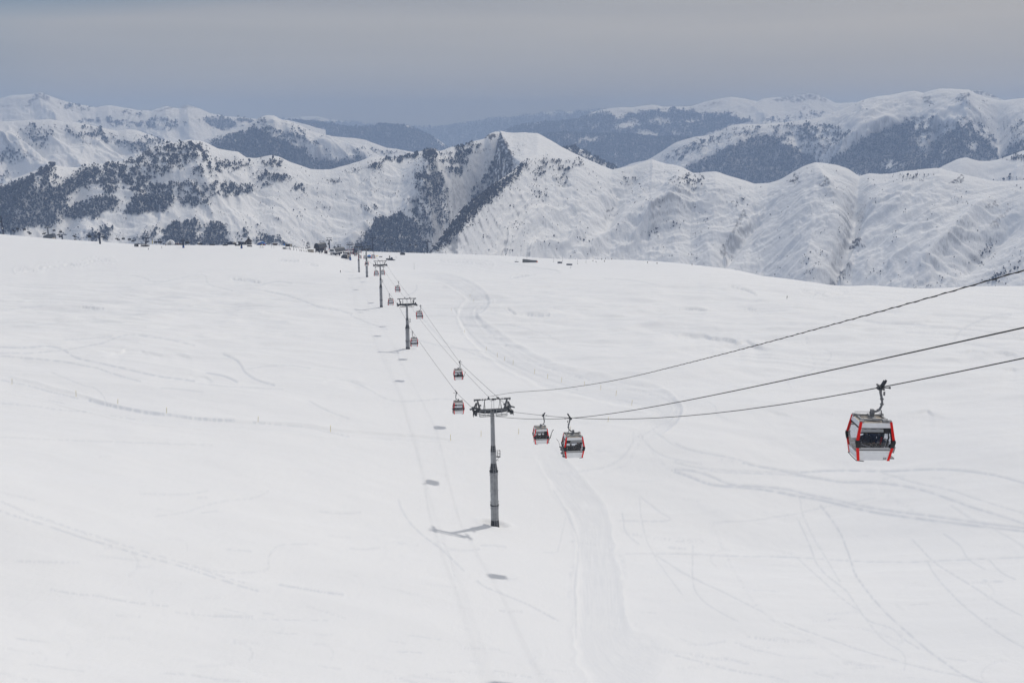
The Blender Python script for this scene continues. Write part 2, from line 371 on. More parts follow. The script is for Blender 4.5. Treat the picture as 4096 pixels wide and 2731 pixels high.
# bottom right (2700,1850)
for pts, w, mk, ds in (
    ([(0, 60), (100, 95), (200, 135), (300, 155), (450, 165), (620, 185), (800, 220), (950, 245), (1100, 280), (1300, 325), (1500, 358), (1700, 385), (1950, 415), (2360, 462)], 5.5, .85, .05),
    ([(0, 45), (120, 55), (250, 95), (380, 148), (560, 160), (750, 180), (900, 215), (1050, 245), (1250, 290), (1420, 320), (1620, 345), (1800, 370), (2100, 410), (2360, 440)], 5, .75, .05),
    ([(460, 0), (560, 25), (680, 45), (850, 85), (1000, 110), (1130, 130), (1350, 135), (1550, 160), (1700, 195), (1850, 245), (2000, 300), (2200, 360), (2360, 412)], 5, .75, .05),
    ([(0, 0), (100, 25), (300, 60), (520, 72), (750, 80), (950, 110)], 4, .5, .1), ([(850, 65), (1100, 52), (1400, 58), (1700, 46), (1900, 50), (2100, 75), (2250, 108), (2360, 140)], 4.6, .8, .05),
    ([(1400, 70), (1600, 130), (1850, 185), (2050, 250), (2360, 345)], 3.4, .5, .2), ([(800, 190), (840, 250), (855, 340), (920, 480), (1000, 620), (1110, 800)], 3.4, .35, .2),
    ([(980, 290), (1060, 390), (1130, 510), (1180, 650), (1220, 760), (1290, 860), (1400, 990), (1540, 1120), (1700, 1260), (1850, 1370), (1980, 1450), (2100, 1490)], 4.2, .65, .25),
    ([(820, 370), (900, 540), (960, 690), (1060, 790), (1150, 860), (1220, 960), (1300, 1060), (1450, 1110), (1530, 1180), (1640, 1250)], 3.4, .45, .2),
    ([(1280, 1050), (1400, 1190), (1540, 1290), (1540, 1400)], 3.4, .35, .3), ([(0, 612), (300, 625), (600, 632), (850, 640), (1100, 655), (1300, 665), (1600, 668), (1900, 655), (2360, 635)], 3.6, .45, .3),
    ([(820, 640), (930, 740), (1000, 800), (1120, 910), (1230, 990)], 3.2, .4, .3), ([(250, 400), (500, 390), (800, 345), (1080, 285), (1350, 238)], 3.2, .35, .3),
    ([(0, 720), (120, 780), (300, 860), (450, 935), (590, 1005)], 3.4, .4, .2), ([(120, 560), (120, 800), (170, 910), (260, 980), (420, 1068)], 3.4, .4, .2),
    ([(250, 420), (340, 620), (430, 790), (520, 930), (620, 1035), (780, 1135), (960, 1230), (1090, 1310), (1200, 1400)], 6, .35, .2), ([(730, 1075), (850, 1120), (1090, 1205), (1200, 1245), (1330, 1285), (1550, 1350), (1750, 1400), (2000, 1450)], 3.6, .45, .3),
    ([(1600, 520), (1740, 665), (1820, 720), (2000, 830), (2200, 960), (2340, 1030)], 3.4, .5, .2), ([(1700, 670), (1770, 780), (1880, 900), (2000, 1010), (2200, 1160), (2350, 1245)], 3.4, .5, .2),
    ([(1860, 290), (2000, 380), (2150, 450), (2260, 510), (2360, 575)], 4, .4, .2), ([(1810, 480), (1920, 560), (1980, 655), (2090, 718)], 3.4, .5, .2), ([(2110, 650), (2200, 740), (2290, 785)], 3.2, .5, .1),
    ([(1220, 190), (1400, 190), (1440, 235), (1520, 280), (1610, 305), (1560, 345)], 8, .4, .7), ([(0, 525), (190, 530)], 9, .5, .6), ([(0, 1295), (150, 1335), (400, 1400), (640, 1440), (760, 1475)], 4.5, .45, .4),
    ([(0, 1380), (200, 1375), (300, 1390)], 16, .35, .7), ([(1130, 1340), (1230, 1370), (1330, 1390)], 9, .4, .6), ([(30, 1180), (140, 1230)], 3, .3, .2), ([(930, 1408), (1060, 1450)], 5, .3, .4), ([(400, 1210), (540, 1262)], 5, .3, .7)):
    tr(2700, 1850, 1.685, pts, w, .05, mk, ds)
# drifts: (line, reach below line px, height m)  a small wall of wind-packed snow turned to the viewer
SCARPS = [
    (Q(0, 1000, 1.68, (50, 82), (190, 80), (0, 0)), 0, 0),
    (Q(0, 1000, 1.68, (110, 135), (220, 134), (300, 112), (400, 102), (540, 96), (640, 68), (760, 70)), 26, 3.4),
    (Q(0, 1000, 1.68, (1560, 192), (1640, 200), (1740, 215)), 22, 2.6), (Q(0, 1000, 1.68, (1890, 70), (2000, 72)), 10, 1.6), (Q(0, 1000, 1.68, (2080, 95), (2130, 104)), 10, 1.6),
    (Q(1400, 1000, 1.68, (1180, 434), (1330, 437)), 22, 1.8), (Q(2700, 1000, 1.685, (50, 400), (130, 396), (205, 403)), 16, 2.6), (Q(2700, 1000, 1.685, (490, 398), (540, 402)), 14, 1.6),
    (Q(2700, 1000, 1.685, (860, 275), (1000, 300), (1060, 312), (1150, 280)), 30, 3.2), (Q(2700, 1000, 1.685, (1590, 1095), (1700, 1088), (1820, 1125)), 36, .8),
    (Q(2700, 1000, 1.685, (650, 1095), (730, 1095), (780, 1130)), 34, .5), (Q(2700, 1000, 1.685, (380, 245), (470, 265), (540, 300)), 20, 1.6), (Q(2700, 1000, 1.685, (150, 525), (230, 518), (310, 528)), 14, .7),
    (Q(2700, 1000, 1.685, (0, 560), (200, 580), (460, 612), (620, 670)), 36, 1.5), (Q(2700, 1000, 1.685, (2200, 790), (2350, 790)), 40, 1.2), (Q(2700, 1000, 1.685, (1900, 690), (2100, 675), (2340, 705)), 36, 1.0),
    (Q(0, 1000, 1.68, (720, 695), (800, 682), (860, 665), (1020, 685), (1100, 705), (1180, 695), (1280, 712)), 14, .55), (Q(0, 1000, 1.68, (550, 385), (620, 390), (690, 393)), 9, .7),
    (Q(1400, 1000, 1.68, (0, 880), (80, 882)), 18, .7), (Q(1400, 1000, 1.68, (1060, 395), (1110, 430)), 14, 1.0), (Q(0, 1000, 1.68, (1280, 838), (1340, 842), (1420, 862)), 12, .5),
    (Q(1400, 1000, 1.68, (1100, 185), (1160, 175), (1240, 162)), 16, 1.6), (Q(0, 1000, 1.68, (2180, 872), (2300, 868), (2360, 880)), 10, .4),
    (Q(1400, 1000, 1.68, (600, 70), (800, 78), (950, 95)), 26, 2.0),
]
SCARPS = [s for s in SCARPS if s[1]]
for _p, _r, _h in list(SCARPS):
    if _p[0][1] < 1300: TRACKS_AND_SHADE.append((smooth_line(_p, 5), max(3.6, _r * .24), .20, .55, .35))  # shade of far drift walls, painted as a grey line along a shallow trench
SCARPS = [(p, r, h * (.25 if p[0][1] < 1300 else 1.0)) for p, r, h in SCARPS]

_q = np.random.default_rng(77)
for _k in range(95):           # short wind scratches and old turns, mostly low in the frame
    _x, _y = _q.uniform(-50, 4150), 2731 - abs(_q.normal(0, 430)); _l = _q.uniform(30, 170) * (1 if _y > 1900 else .6); _a = _q.normal(.10, .10)
    if _y < 1250: continue
    TRACKS_AND_SHADE.append((smooth_line([(_x, _y), (_x + _l * .5, _y + _l * (.5 * _a + _q.normal(0, .02))), (_x + _l, _y + _l * _a)], 4), _q.uniform(2.6, 6.5), _q.uniform(.02, .06), _q.uniform(.12, .42), _q.uniform(.4, .8)))
for _k in range(16):           # old ski turns
    _x, _y = _q.uniform(0, 1500) if _k % 3 else _q.uniform(2700, 4096), _q.uniform(2150, 2700); _r = _q.uniform(40, 110); _d = _q.choice((-1, 1))
    TRACKS_AND_SHADE.append(([(_x + _d * _r * math.sin(t), _y + _r * .62 * (1 - math.cos(t)) - _r * .4) for t in np.linspace(-.3, 2.4, 12)], _q.uniform(4, 8), .05, .20, .5))

def g0(x, y): return fbm(x / .9, y / .6, 2, 99)

def build_ground():
    dv = .0036
    v_d = np.arange(math.log(60), math.log(1240), dv)
    v = np.concatenate([np.linspace(math.log(4), math.log(60), 60)[:-1], v_d, np.linspace(math.log(1240), math.log(1950), 50)[1:]])
    ud = np.arange(-.60, .6001, .0011)
    ext = .60 + np.cumsum(.0011 * 1.12 ** np.arange(1, 40)); ext = ext[ext < 1.25]
    u = np.concatenate([-ext[::-1], ud, ext])
    U, V = np.meshgrid(u, v); Y = np.exp(V); X = U * Y
    Z = lut(U, V) * Y + undulate(X, Y)
    px, py = project(X, Y, Z)
    mask = np.zeros(Z.shape + (3,)); dZ = np.zeros(Z.shape)
    near = (Y > 58)
    rag = fbm(px / 40, py / 18, 3, 70); wob = fbm(px / 160, py / 60, 3, 77)
    lum = fbm(px / 9, py / 5, 3, 71)
    def sub(pts, pad):
        xs = [p[0] for p in pts]; ys = [p[1] for p in pts]
        return np.nonzero((px > min(xs) - pad) & (px < max(xs) + pad) & (py > min(ys) - pad) & (py < max(ys) + pad) & near)
    for pts, hw, dep, mk in PISTES:
        pts2 = smooth_line(pts, 4); hw2 = np.interp(np.linspace(0, len(hw) - 1, len(pts2)), np.arange(len(hw)), hw)
        I = sub(pts2, 220); qx, qy = px[I], py[I]
        d, run = poly_dist(qx, qy, pts2); w = np.interp(run, np.linspace(0, 1, len(hw2)), hw2) * (1 + .22 * wob[I])
        end = np.minimum(1, np.minimum(run, 1 - run) * 14 + .05)
        f = (1 - sstep(.75, 1.1, d / w)) * end
        rim = np.exp(-((d / w - 1.12) / .12) ** 2) * end
        dZ[I] += -dep * f + dep * .5 * rim
        strk = .55 + .9 * fbm(d / 7.0, run * 14, 3, 83)
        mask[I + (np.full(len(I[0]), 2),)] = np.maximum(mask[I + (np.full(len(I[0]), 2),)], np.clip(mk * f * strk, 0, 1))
    for k, (pts, w, dep, mk, dash) in enumerate(TRACKS_AND_SHADE):
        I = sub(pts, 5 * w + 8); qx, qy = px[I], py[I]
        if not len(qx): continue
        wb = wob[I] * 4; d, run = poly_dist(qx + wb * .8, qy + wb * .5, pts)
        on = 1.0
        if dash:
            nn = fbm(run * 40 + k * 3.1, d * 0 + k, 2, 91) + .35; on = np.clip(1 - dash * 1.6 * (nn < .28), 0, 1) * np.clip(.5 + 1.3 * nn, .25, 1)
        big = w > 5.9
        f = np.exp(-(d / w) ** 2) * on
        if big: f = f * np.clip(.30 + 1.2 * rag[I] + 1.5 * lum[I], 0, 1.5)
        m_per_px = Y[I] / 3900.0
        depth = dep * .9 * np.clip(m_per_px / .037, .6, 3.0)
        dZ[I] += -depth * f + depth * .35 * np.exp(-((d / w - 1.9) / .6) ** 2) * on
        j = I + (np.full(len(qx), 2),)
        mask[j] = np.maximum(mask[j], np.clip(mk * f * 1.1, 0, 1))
    for pts, reach, h in SCARPS:
        pts2 = smooth_line(pts, 5); I = sub(pts2, reach * 6 + 10); qx, qy = px[I], py[I]
        xs = np.array([p[0] for p in pts2]); ys = np.array([p[1] for p in pts2]); o = np.argsort(xs)
        ly = np.interp(qx, xs[o], ys[o]); dy = qy - ly + fbm(qx / 70, qx * 0 + 7, 2, 92) * reach * .5
        endx = sstep(xs.min() - reach, xs.min() + reach * 1.5, qx) * (1 - sstep(xs.max() - reach * 1.5, xs.max() + reach, qx))
        prof = np.where(dy < 0, .35 * np.exp(-(dy / (reach * 1.3)) ** 2), .35 - 1.0 * sstep(0, 4.0, dy) + .65 * sstep(reach * .15, reach * 3.2, dy))
        prof = np.where(dy > reach * 3.2, 0, prof) * np.clip(1 + .9 * fbm(qx / 60, qx * 0 + 3, 2, 88), .3, 1.5) * .55
        dZ[I] += h * prof * endx
    Z = Z + dZ
    for (bx, by) in ((1980, 2095), (1634, 1394), (1528, 1228)):      # snow scoured out round the tower feet
        p = ground_hit(bx, by, 100, 600); rr = np.hypot((X - p.x) / 1.9, (Y - p.y) / 1.5)
        Z = Z - .55 * np.exp(-np.minimum(rr, 5) ** 4) + .16 * np.exp(-((rr - 1.35) / .35) ** 2) * (1 + .8 * g0(X, Y))
    # wind-packed grain where the lower slope is skied
    g = fbm(X / 1.6, Y / .7, 3, 55); chop = sstep(.02, .45, fbm(X / 16, Y / 9, 3, 57)) * (1 - sstep(160, 320, Y))
    Z = Z + (g * .030 * chop + fbm(X / 6, Y / 2.6, 4, 66) * .05 * sstep(-.1, .5, fbm(X / 60, Y / 40, 2, 67))) * near
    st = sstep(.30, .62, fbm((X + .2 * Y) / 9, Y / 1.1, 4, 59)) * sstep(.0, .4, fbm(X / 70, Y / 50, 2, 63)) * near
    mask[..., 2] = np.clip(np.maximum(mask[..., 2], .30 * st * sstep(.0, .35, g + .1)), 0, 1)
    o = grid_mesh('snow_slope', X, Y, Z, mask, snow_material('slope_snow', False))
    tag(o, kind='structure', label='bright white snow slope with ski tracks and a groomed winding piste')
    return o
build_ground()
# ---------------------------------------------------------------- mountains
def tree_templates():
    """bare winter crowns: an uneven cluster of twig lumps on a tapering stem, about 1 m high"""
    out = []
    for k in range(5):
        bm = bmesh.new(); r = random.Random(40 + k)
        def lump(c, s, sub):
            t = bmesh.ops.create_icosphere(bm, subdivisions=sub, radius=1.0)
            for v in t['verts']:
                j = r.uniform(.6, 1.25)
                v.co = Vector((c[0] + v.co.x * s[0] * j, c[1] + v.co.y * s[1] * j, c[2] + v.co.z * s[2] * j))
        lump((0, 0, .58), (.27, .27, .34), 1)
        lump((r.uniform(-.2, .2), r.uniform(-.2, .2), .45 + r.uniform(0, .2)), (.18, .18, .22), 1)
        t = bmesh.ops.create_cone(bm, cap_ends=False, segments=4, radius1=.035, radius2=.015, depth=.5, matrix=Matrix.Translation((0, 0, .2)))
        bmesh.ops.triangulate(bm, faces=bm.faces[:])
        bm.verts.index_update()
        V = np.array([v.co[:] for v in bm.verts]); F = np.array([[v.index for v in f.verts] for f in bm.faces])
        bm.free(); out.append((V, F))
    return out
TREES = tree_templates()

def tree_material():
    m = bpy.data.materials.new('winter_twigs'); m.use_nodes = True; nt = m.node_tree
    b = nt.nodes['Principled BSDF']; b.inputs['Roughness'].default_value = .9; b.inputs['Specular IOR Level'].default_value = .1
    a = nt.nodes.new('ShaderNodeAttribute'); a.attribute_name = 'tint'
    r = nt.nodes.new('ShaderNodeMix'); r.data_type = 'RGBA'; r.inputs[6].default_value = (.014, .015, .018, 1); r.inputs[7].default_value = (.15, .15, .16, 1)
    nt.links.new(a.outputs['Fac'], r.inputs[0]); nt.links.new(r.outputs[2], b.inputs['Base Color'])
    return m
TWIG = tree_material()

def forest_mesh(name, P, H, tint, label):
    n = len(P); ids = RNG.integers(0, len(TREES), n); vs, fs, ts = [], [], []; off = 0
    for k, (V, F) in enumerate(TREES):
        s = np.nonzero(ids == k)[0]; m = len(s)
        if not m: continue
        a = RNG.random(m) * 2 * np.pi; c, sn = np.cos(a)[:, None], np.sin(a)[:, None]
        h = H[s][:, None]; wd = h * RNG.uniform(.8, 1.25, (m, 1))
        x = (V[:, 0] * c - V[:, 1] * sn) * wd + P[s, 0][:, None]; y = (V[:, 0] * sn + V[:, 1] * c) * wd + P[s, 1][:, None]
        z = V[:, 2] * h + P[s, 2][:, None] - .06 * h
        vs.append(np.stack([x, y, z], -1).reshape(-1, 3)); ts.append(np.repeat(tint[s], len(V)))
        fs.append((F[None] + (off + np.arange(m) * len(V))[:, None, None]).reshape(-1, 3)); off += m * len(V)
    co = np.concatenate(vs).astype(np.float32); fa = np.concatenate(fs).astype(np.int32)
    me = bpy.data.meshes.new(name); me.vertices.add(len(co)); me.vertices.foreach_set('co', co.ravel())
    me.loops.add(fa.size); me.loops.foreach_set('vertex_index', fa.ravel()); me.polygons.add(len(fa)); me.polygons.foreach_set('loop_start', np.arange(0, fa.size, 3, dtype=np.int32))
    me.update(calc_edges=True)
    at_ = me.attributes.new('tint', 'FLOAT', 'POINT'); at_.data.foreach_set('value', np.concatenate(ts).astype(np.float32))
    me.materials.append(TWIG)
    o = bpy.data.objects.new(name, me); COL.objects.link(o)
    return tag(o, label, None, None, 'stuff')

SKYX = np.array([s[0] for s in SKY], float); SKYY = np.array([s[1] for s in SKY], float)
NEAR_TREES = []
MTN = snow_material('mountain_snow', True, (.8, 0))

def mountain(crest, D, L, steep, name='mountain', label=None, back=.5, rows=200, step=3.0, px0=-260, px1=4360, amp=40, wl=260, skew=0.0, seed=1,
             small=6, forests=(), rocks=(), feats=(), sparse=0.0, tree_h=(9, 15), per=29.0, floor=.5, forest_label=None, clear=(), edge_n=14, jag=1.6, bow=1.15, indiv=False, cut=None, crag=.45):
    crest = sorted(crest); cx = np.array([p[0] for p in crest], float); cy = np.array([p[1] for p in crest], float)
    px = np.arange(max(px0, cx[0] - 1), min(px1, cx[-1] + 1) + step, step)
    # monotone-smooth interpolation of the measured crest
    dy = np.gradient(cy, cx)
    i = np.clip(np.searchsorted(cx, px) - 1, 0, len(cx) - 2); h = cx[i + 1] - cx[i]; t = np.clip((px - cx[i]) / h, -0, 1)
    lin = cy[i] * (1 - t) + cy[i + 1] * t
    her = (2 * t ** 3 - 3 * t ** 2 + 1) * cy[i] + (t ** 3 - 2 * t ** 2 + t) * h * dy[i] + (-2 * t ** 3 + 3 * t ** 2) * cy[i + 1] + (t ** 3 - t ** 2) * h * dy[i + 1]
    py = .72 * lin + .28 * her
    if jag: py = py + fbm(px / 40, px * 0 + seed, 4, seed) * jag
    if callable(D): Dc = D(px)
    else: Dc = np.full(px.shape, float(D)) if np.isscalar(D) else np.interp(px, [d[0] for d in D], [d[1] for d in D])
    u, s = slope_of(px, py); zc = s * Dc
    nb = max(14, rows // 8)
    t = np.concatenate([-np.linspace(1, 0, nb + 1)[:-1] ** 1.5 * back, np.linspace(0, 1, rows) ** bow])
    T, U = np.meshgrid(t, u, indexing='ij'); Y = Dc[None] - T * L; X = U * Y
    tn = math.tan(math.radians(steep))
    drop = np.where(T > 0, L * tn * (T * 1.12 - .12 * T ** 2 - .05 * (1 - np.exp(-T * 14))), -T * L * tn * .75)
    Z = zc[None] - drop
    down = np.maximum(0, Dc[None] - Y); A = U * Dc[None]
    qa = A + skew * down; qd = down * .55
    wx = fbm(A / (wl * 2.2), Y / (wl * 2.2), 3, seed + 31) * wl * .55
    env = sstep(0, .22, T) + .25 * sstep(-.02, -.3, T)
    wz = fbm(A / wl, Y / wl, 3, seed + 45) * wl * .5
    Z = Z + (ridged((qa + wx + wz * .7) / wl, (qd + wx * .6 - wz) / (wl * 1.6), 5, seed + 3, .5) - .45) * amp * env
    Z = Z + fbm((A + wx * .4) / (wl * .42), Y / (wl * .34), 4, seed + 7) * amp * .42 * env
    wy = fbm(A / (wl * .5), Y / (wl * .4), 4, seed + 41) * wl * .35
    Z = Z + (ridged((qa * .9 + wx + wy) / (wl * .30), (qd + wy) / (wl * .62), 4, seed + 11) - .4) * small * sstep(.01, .12, T)
    if small: Z = Z + (fbm((A + wy) / (wl * .13), Y / (wl * .10), 4, seed + 17) * .75 + np.maximum(0, fbm((A + Y * .4) / (wl * .05), (Y - A * .2) / (wl * .10), 3, seed + 19)) * .35) * small * sstep(.0, .08, T)
    qx, qy = project(X, Y, Z)
    for pts, w, a in feats:      # spurs (+) and gullies (-) traced in the photograph
        d, run = poly_dist(qx, qy, pts)
        if isinstance(w, tuple):   # different reach on the two sides
            xs = np.interp(qy, [p[1] for p in sorted(pts, key=lambda p: p[1])], [p[0] for p in sorted(pts, key=lambda p: p[1])]); w = np.where(qx < xs, w[0], w[1])
        Z = Z + a * np.exp(-(d / w) ** 1.6) * (sstep(.0, .16, T) + .3 * sstep(-.0, -.2, T)) * np.minimum(1, 4 * np.minimum(run + .08, 1.08 - run))
    # hold the measured skyline: settle each column so its highest sight line is the crest
    smax = (Z / Y).max(0); k7 = np.ones(13) / 13; dl = s - smax; dl = np.convolve(np.pad(dl, 6, mode='edge'), k7, 'valid')
    Z = Z + dl[None] * Y * (1 - sstep(.05, .7, T))
    if cut:                      # a sharp edge: everything below the traced line falls away as a steep face
        qx, qy = project(X, Y, Z); ya = np.interp(qx, [p[0] for p in cut], [p[1] for p in cut]); below = np.maximum(0, qy - ya - .5)
        below = np.where(qx < cut[0][0], np.maximum(below, (cut[0][0] - qx) * 2.2), below); below = np.where(qx > cut[-1][0], 0, below)
        Z = Z - below * (1.6 + .8 * fbm(A / 25, Y / 60, 3, seed + 81)) * Y / FPX
    qx, qy = project(X, Y, Z)
    nn = fbm(qx / 26, qy / 17, 4, seed + 51); n2 = fbm(qx / 80, qy / 50, 3, seed + 57)
    e1, e2 = fbm(qx / 34, qy / 24, 5, seed + 61, .6), fbm(qx / 34, qy / 24, 5, seed + 67, .6)
    wxp, wyp = qx + e1 * edge_n * 2.6, qy + e2 * edge_n * 1.6
    streak = fbm((A + skew * down * .8 + wx * .15) / (wl * .055), down / (wl * .42), 4, seed + 83, .6)
    F = np.zeros(Z.shape)
    def soft(pts):
        """0..1 membership with a ragged, thinning edge; only looked up near the outline"""
        xs = [p[0] for p in pts]; ys = [p[1] for p in pts]; I = np.nonzero((qx > min(xs) - 70) & (qx < max(xs) + 70) & (qy > min(ys) - 50) & (qy < max(ys) + 50))
        ax_, ay_ = wxp[I], wyp[I]; m = sum(in_poly(ax_ + dx_, ay_ + dy_, pts).astype(float) for dx_, dy_ in ((0, 0), (9, 3), (-9, -2), (2, 8), (-3, -8), (17, 0), (-17, 3))) / 7
        return I, m
    for den, pts in forests:
        I, m = soft(pts); den = den if den > .85 else den * .74
        if not len(m): continue
        v = np.clip(den * (1.02 + .8 * streak[I] + .55 * nn[I]), 0, 1) if den > .85 else np.clip(den * (1 + 1.6 * nn[I] + .8 * n2[I] + 1.2 * streak[I]), 0, 1) * (1 if den > .6 else np.clip(1.1 + 2.4 * nn[I] + 1.2 * streak[I], 0, 1.4))
        F[I] = np.maximum(F[I], v * m * (.35 + .65 * m))
    for pts in clear:
        I, m = soft(pts)
        if len(m): F[I] = F[I] * (1 - m) + .03 * m
    if sparse: F = np.maximum(F, sparse * np.clip(n2 * 2.5 + nn * 1.6, 0, 1.5) * (T > .015))
    dzx = np.gradient(Z, axis=1) / (np.gradient(A, axis=1) + 1e-6); dzy = np.gradient(Z, axis=0) / (np.gradient(Y, axis=0) - 1e-6)
    st_ = np.hypot(dzx, dzy); G = np.clip((st_ - 1.4) * 1.2 + 2.2 * fbm(qx / 9, qy / 6, 4, seed + 75) - .75, 0, 1) * crag * (T > .01)
    for den, pts in rocks:
        m = in_poly(qx + nn * 26, qy + n2 * 18, pts); G = np.where(m, np.clip(den * (1 + 3.2 * fbm(qx / 12, qy / 9, 3, seed + 71)), 0, 1), G)
    Fc = np.clip(F, 0, 1)
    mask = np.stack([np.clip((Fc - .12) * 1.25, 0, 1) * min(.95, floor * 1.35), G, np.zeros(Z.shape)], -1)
    o = grid_mesh(name, X, Y, Z, mask, MTN); tag(o, label, None, None, 'structure')
    # trees: scattered over the ground by area
    ax = np.hypot(np.diff(X, axis=1)[:-1], np.diff(Y, axis=1)[:-1]); ay = np.hypot(np.diff(Y, axis=0)[:, :-1], np.diff(Z, axis=0)[:, :-1])
    area = ax * ay
    vis = (qx > -60) & (qx < 4160) & (qy < np.interp(qx, SKYX, SKYY) + 12) & (T > -.02)
    ex = area * np.clip(F, 0, 1)[:-1, :-1] / per * vis[:-1, :-1]
    cnt = RNG.poisson(ex); jj, ii = np.nonzero(cnt); rep = cnt[jj, ii]; jj = np.repeat(jj, rep); ii = np.repeat(ii, rep); n = len(jj)
    if not n: return o
    a, b = RNG.random(n), RNG.random(n)
    def lerp(M): return (M[jj, ii] * (1 - a) + M[jj, ii + 1] * a) * (1 - b) + (M[jj + 1, ii] * (1 - a) + M[jj + 1, ii + 1] * a) * b
    P = np.stack([lerp(X), lerp(Y), lerp(Z)], -1); dens = F[jj, ii]
    H = RNG.uniform(*tree_h, n) * np.where(dens < .3, .62, 1) * np.exp(RNG.normal(0, .26, n))
    tint = np.clip(RNG.normal(.26, .17, n) + nn[jj, ii] * .3 - streak[jj, ii] * .25, 0, 1)
    if indiv:
        lone = np.nonzero((dens < .6))[0]
        sz = H[lone] / P[lone, 1]; k = lone[np.argsort(-sz)[:indiv]]
        NEAR_TREES.extend((P[q], H[q]) for q in k)
        keep = np.ones(n, bool); keep[k] = False; P, H, tint = P[keep], H[keep], tint[keep]
    forest_mesh('forest', P, H, tint, forest_label)
    print('TREES', label, n)
    return o

# --- farthest first
mountain([(-300, 470), (600, 480), (1000, 482), (1141, 473), (1228, 466), (1269, 466), (1310, 476), (1381, 486), (1458, 494), (1534, 497), (1620, 507), (1720, 512), (1789, 505), (1891, 489), (1968, 473), (2048, 472), (2100, 463), (2150, 456), (2200, 448), (2262, 448), (2334, 445), (2420, 440), (2700, 450), (4400, 440)],
         17500, 6000, 13, label='faintest far blue range at the horizon', rows=60, step=6, amp=120, wl=1500, seed=90, small=0, forests=[(.9, [(1000, 470), (1700, 505), (2000, 470), (2400, 440), (2700, 600), (1000, 650)])], per=1092, tree_h=(22, 34), floor=.95, forest_label='far woods on the faintest blue range')
mountain([(-300, 400), (0, 394), (46, 382), (102, 378), (128, 377), (158, 368), (189, 379), (230, 397), (286, 412), (332, 421), (383, 429), (434, 422), (490, 430), (551, 440), (602, 444), (663, 425), (714, 434), (750, 420), (796, 434), (837, 451), (888, 463), (918, 466), (969, 470), (1040, 478), (1150, 480), (1300, 520)],
         9500, 2600, 22, label='far snowy range with a pointed summit at upper left', rows=130, amp=90, wl=900, seed=12, small=16, jag=3,
         forests=[(.72, [(310, 490), (330, 478), (390, 472), (480, 475), (560, 490), (640, 468), (745, 492), (720, 512), (640, 520), (560, 508), (440, 502), (340, 492)]), (.5, [(430, 440), (500, 440), (600, 470), (520, 464)]), (.6, [(225, 408), (330, 420), (385, 432), (330, 446), (250, 432)]), (.9, [(790, 478), (880, 468), (955, 492), (960, 508), (880, 522), (830, 505)]), (.8, [(885, 466), (1000, 470), (1100, 490), (1000, 500), (930, 478)]), (.5, [(0, 470), (60, 480), (0, 485)])],
         rocks=[(.55, [(85, 425), (120, 400), (150, 370), (200, 380), (190, 400), (150, 395), (120, 420)]), (.4, [(0, 418), (60, 425), (0, 430)]), (.5, [(610, 443), (750, 418), (800, 433), (700, 436)])], per=176, tree_h=(11, 18), floor=.8, forest_label='dark woods on the far left range')
mountain([(1060, 520), (1150, 482), (1228, 486), (1310, 494), (1381, 508), (1412, 512), (1473, 507), (1514, 498), (1575, 500), (1636, 504), (1677, 524), (1713, 540), (1754, 560), (1789, 586), (1830, 620)],
         10500, 1600, 20, label='dark hazy wooded hills in the central gap', rows=90, amp=70, wl=800, seed=23, small=8,
         forests=[(.97, [(1100, 470), (1500, 480), (1700, 520), (1850, 640), (1100, 700)])], clear=[[(1240, 500), (1270, 500), (1260, 510), (1245, 508)], [(1460, 506), (1510, 504), (1500, 512)], [(1360, 508), (1382, 512), (1375, 518)], [(1630, 545), (1660, 548), (1640, 554)]], per=138, tree_h=(13, 20), floor=.95, forest_label='dark woods covering the hazy central hills')
mountain([(1880, 590), (1950, 560), (2048, 510), (2099, 499), (2150, 491), (2252, 486), (2313, 478), (2354, 455), (2400, 440), (2436, 434), (2471, 430), (2533, 430), (2584, 422), (2619, 420), (2650, 427), (2711, 427), (2767, 425), (2813, 410), (2864, 397), (2926, 388), (2966, 393), (3007, 402), (3028, 405), (3058, 394), (3118, 389), (3158, 386), (3198, 377), (3244, 373), (3279, 383), (3313, 398), (3342, 412), (3416, 409), (3520, 425), (3700, 470)],
         11500, 3000, 13, label='far wide snowy range with dark woods and clearings at upper right', rows=150, amp=110, wl=1100, seed=34, small=12,
         forests=[(.93, [(1900, 600), (2040, 505), (2250, 480), (2340, 470), (2400, 442), (2460, 452), (2560, 450), (2640, 440), (2780, 440), (2800, 455), (2900, 450), (2980, 470), (3020, 490), (2960, 500), (2850, 530), (2780, 620), (1900, 640)]), (.4, [(3000, 480), (3300, 440), (3320, 460), (3072, 500)])],
         clear=[[(2450, 508), (2500, 488), (2570, 483), (2565, 500), (2490, 516)], [(2520, 533), (2600, 528), (2645, 545), (2560, 547)], [(2580, 480), (2660, 478), (2712, 490), (2620, 494)], [(2715, 480), (2790, 478), (2820, 486), (2765, 497)], [(2440, 436), (2512, 438), (2500, 476), (2446, 472)], [(2670, 530), (2712, 524), (2695, 546)], [(2290, 522), (2370, 504), (2402, 508), (2340, 517)], [(2400, 500), (2450, 485), (2455, 492), (2410, 502)], [(2760, 440), (2830, 430), (2840, 450), (2780, 455)]],
         rocks=[(.5, [(3090, 395), (3200, 380), (3270, 376), (3310, 398), (3200, 405), (3110, 410)]), (.35, [(2810, 420), (2900, 400), (2880, 420)]), (.35, [(3200, 425), (3250, 430), (3210, 445)])], per=176, tree_h=(12, 20), floor=.85, forest_label='dark woods with snowy clearings on the far right range')
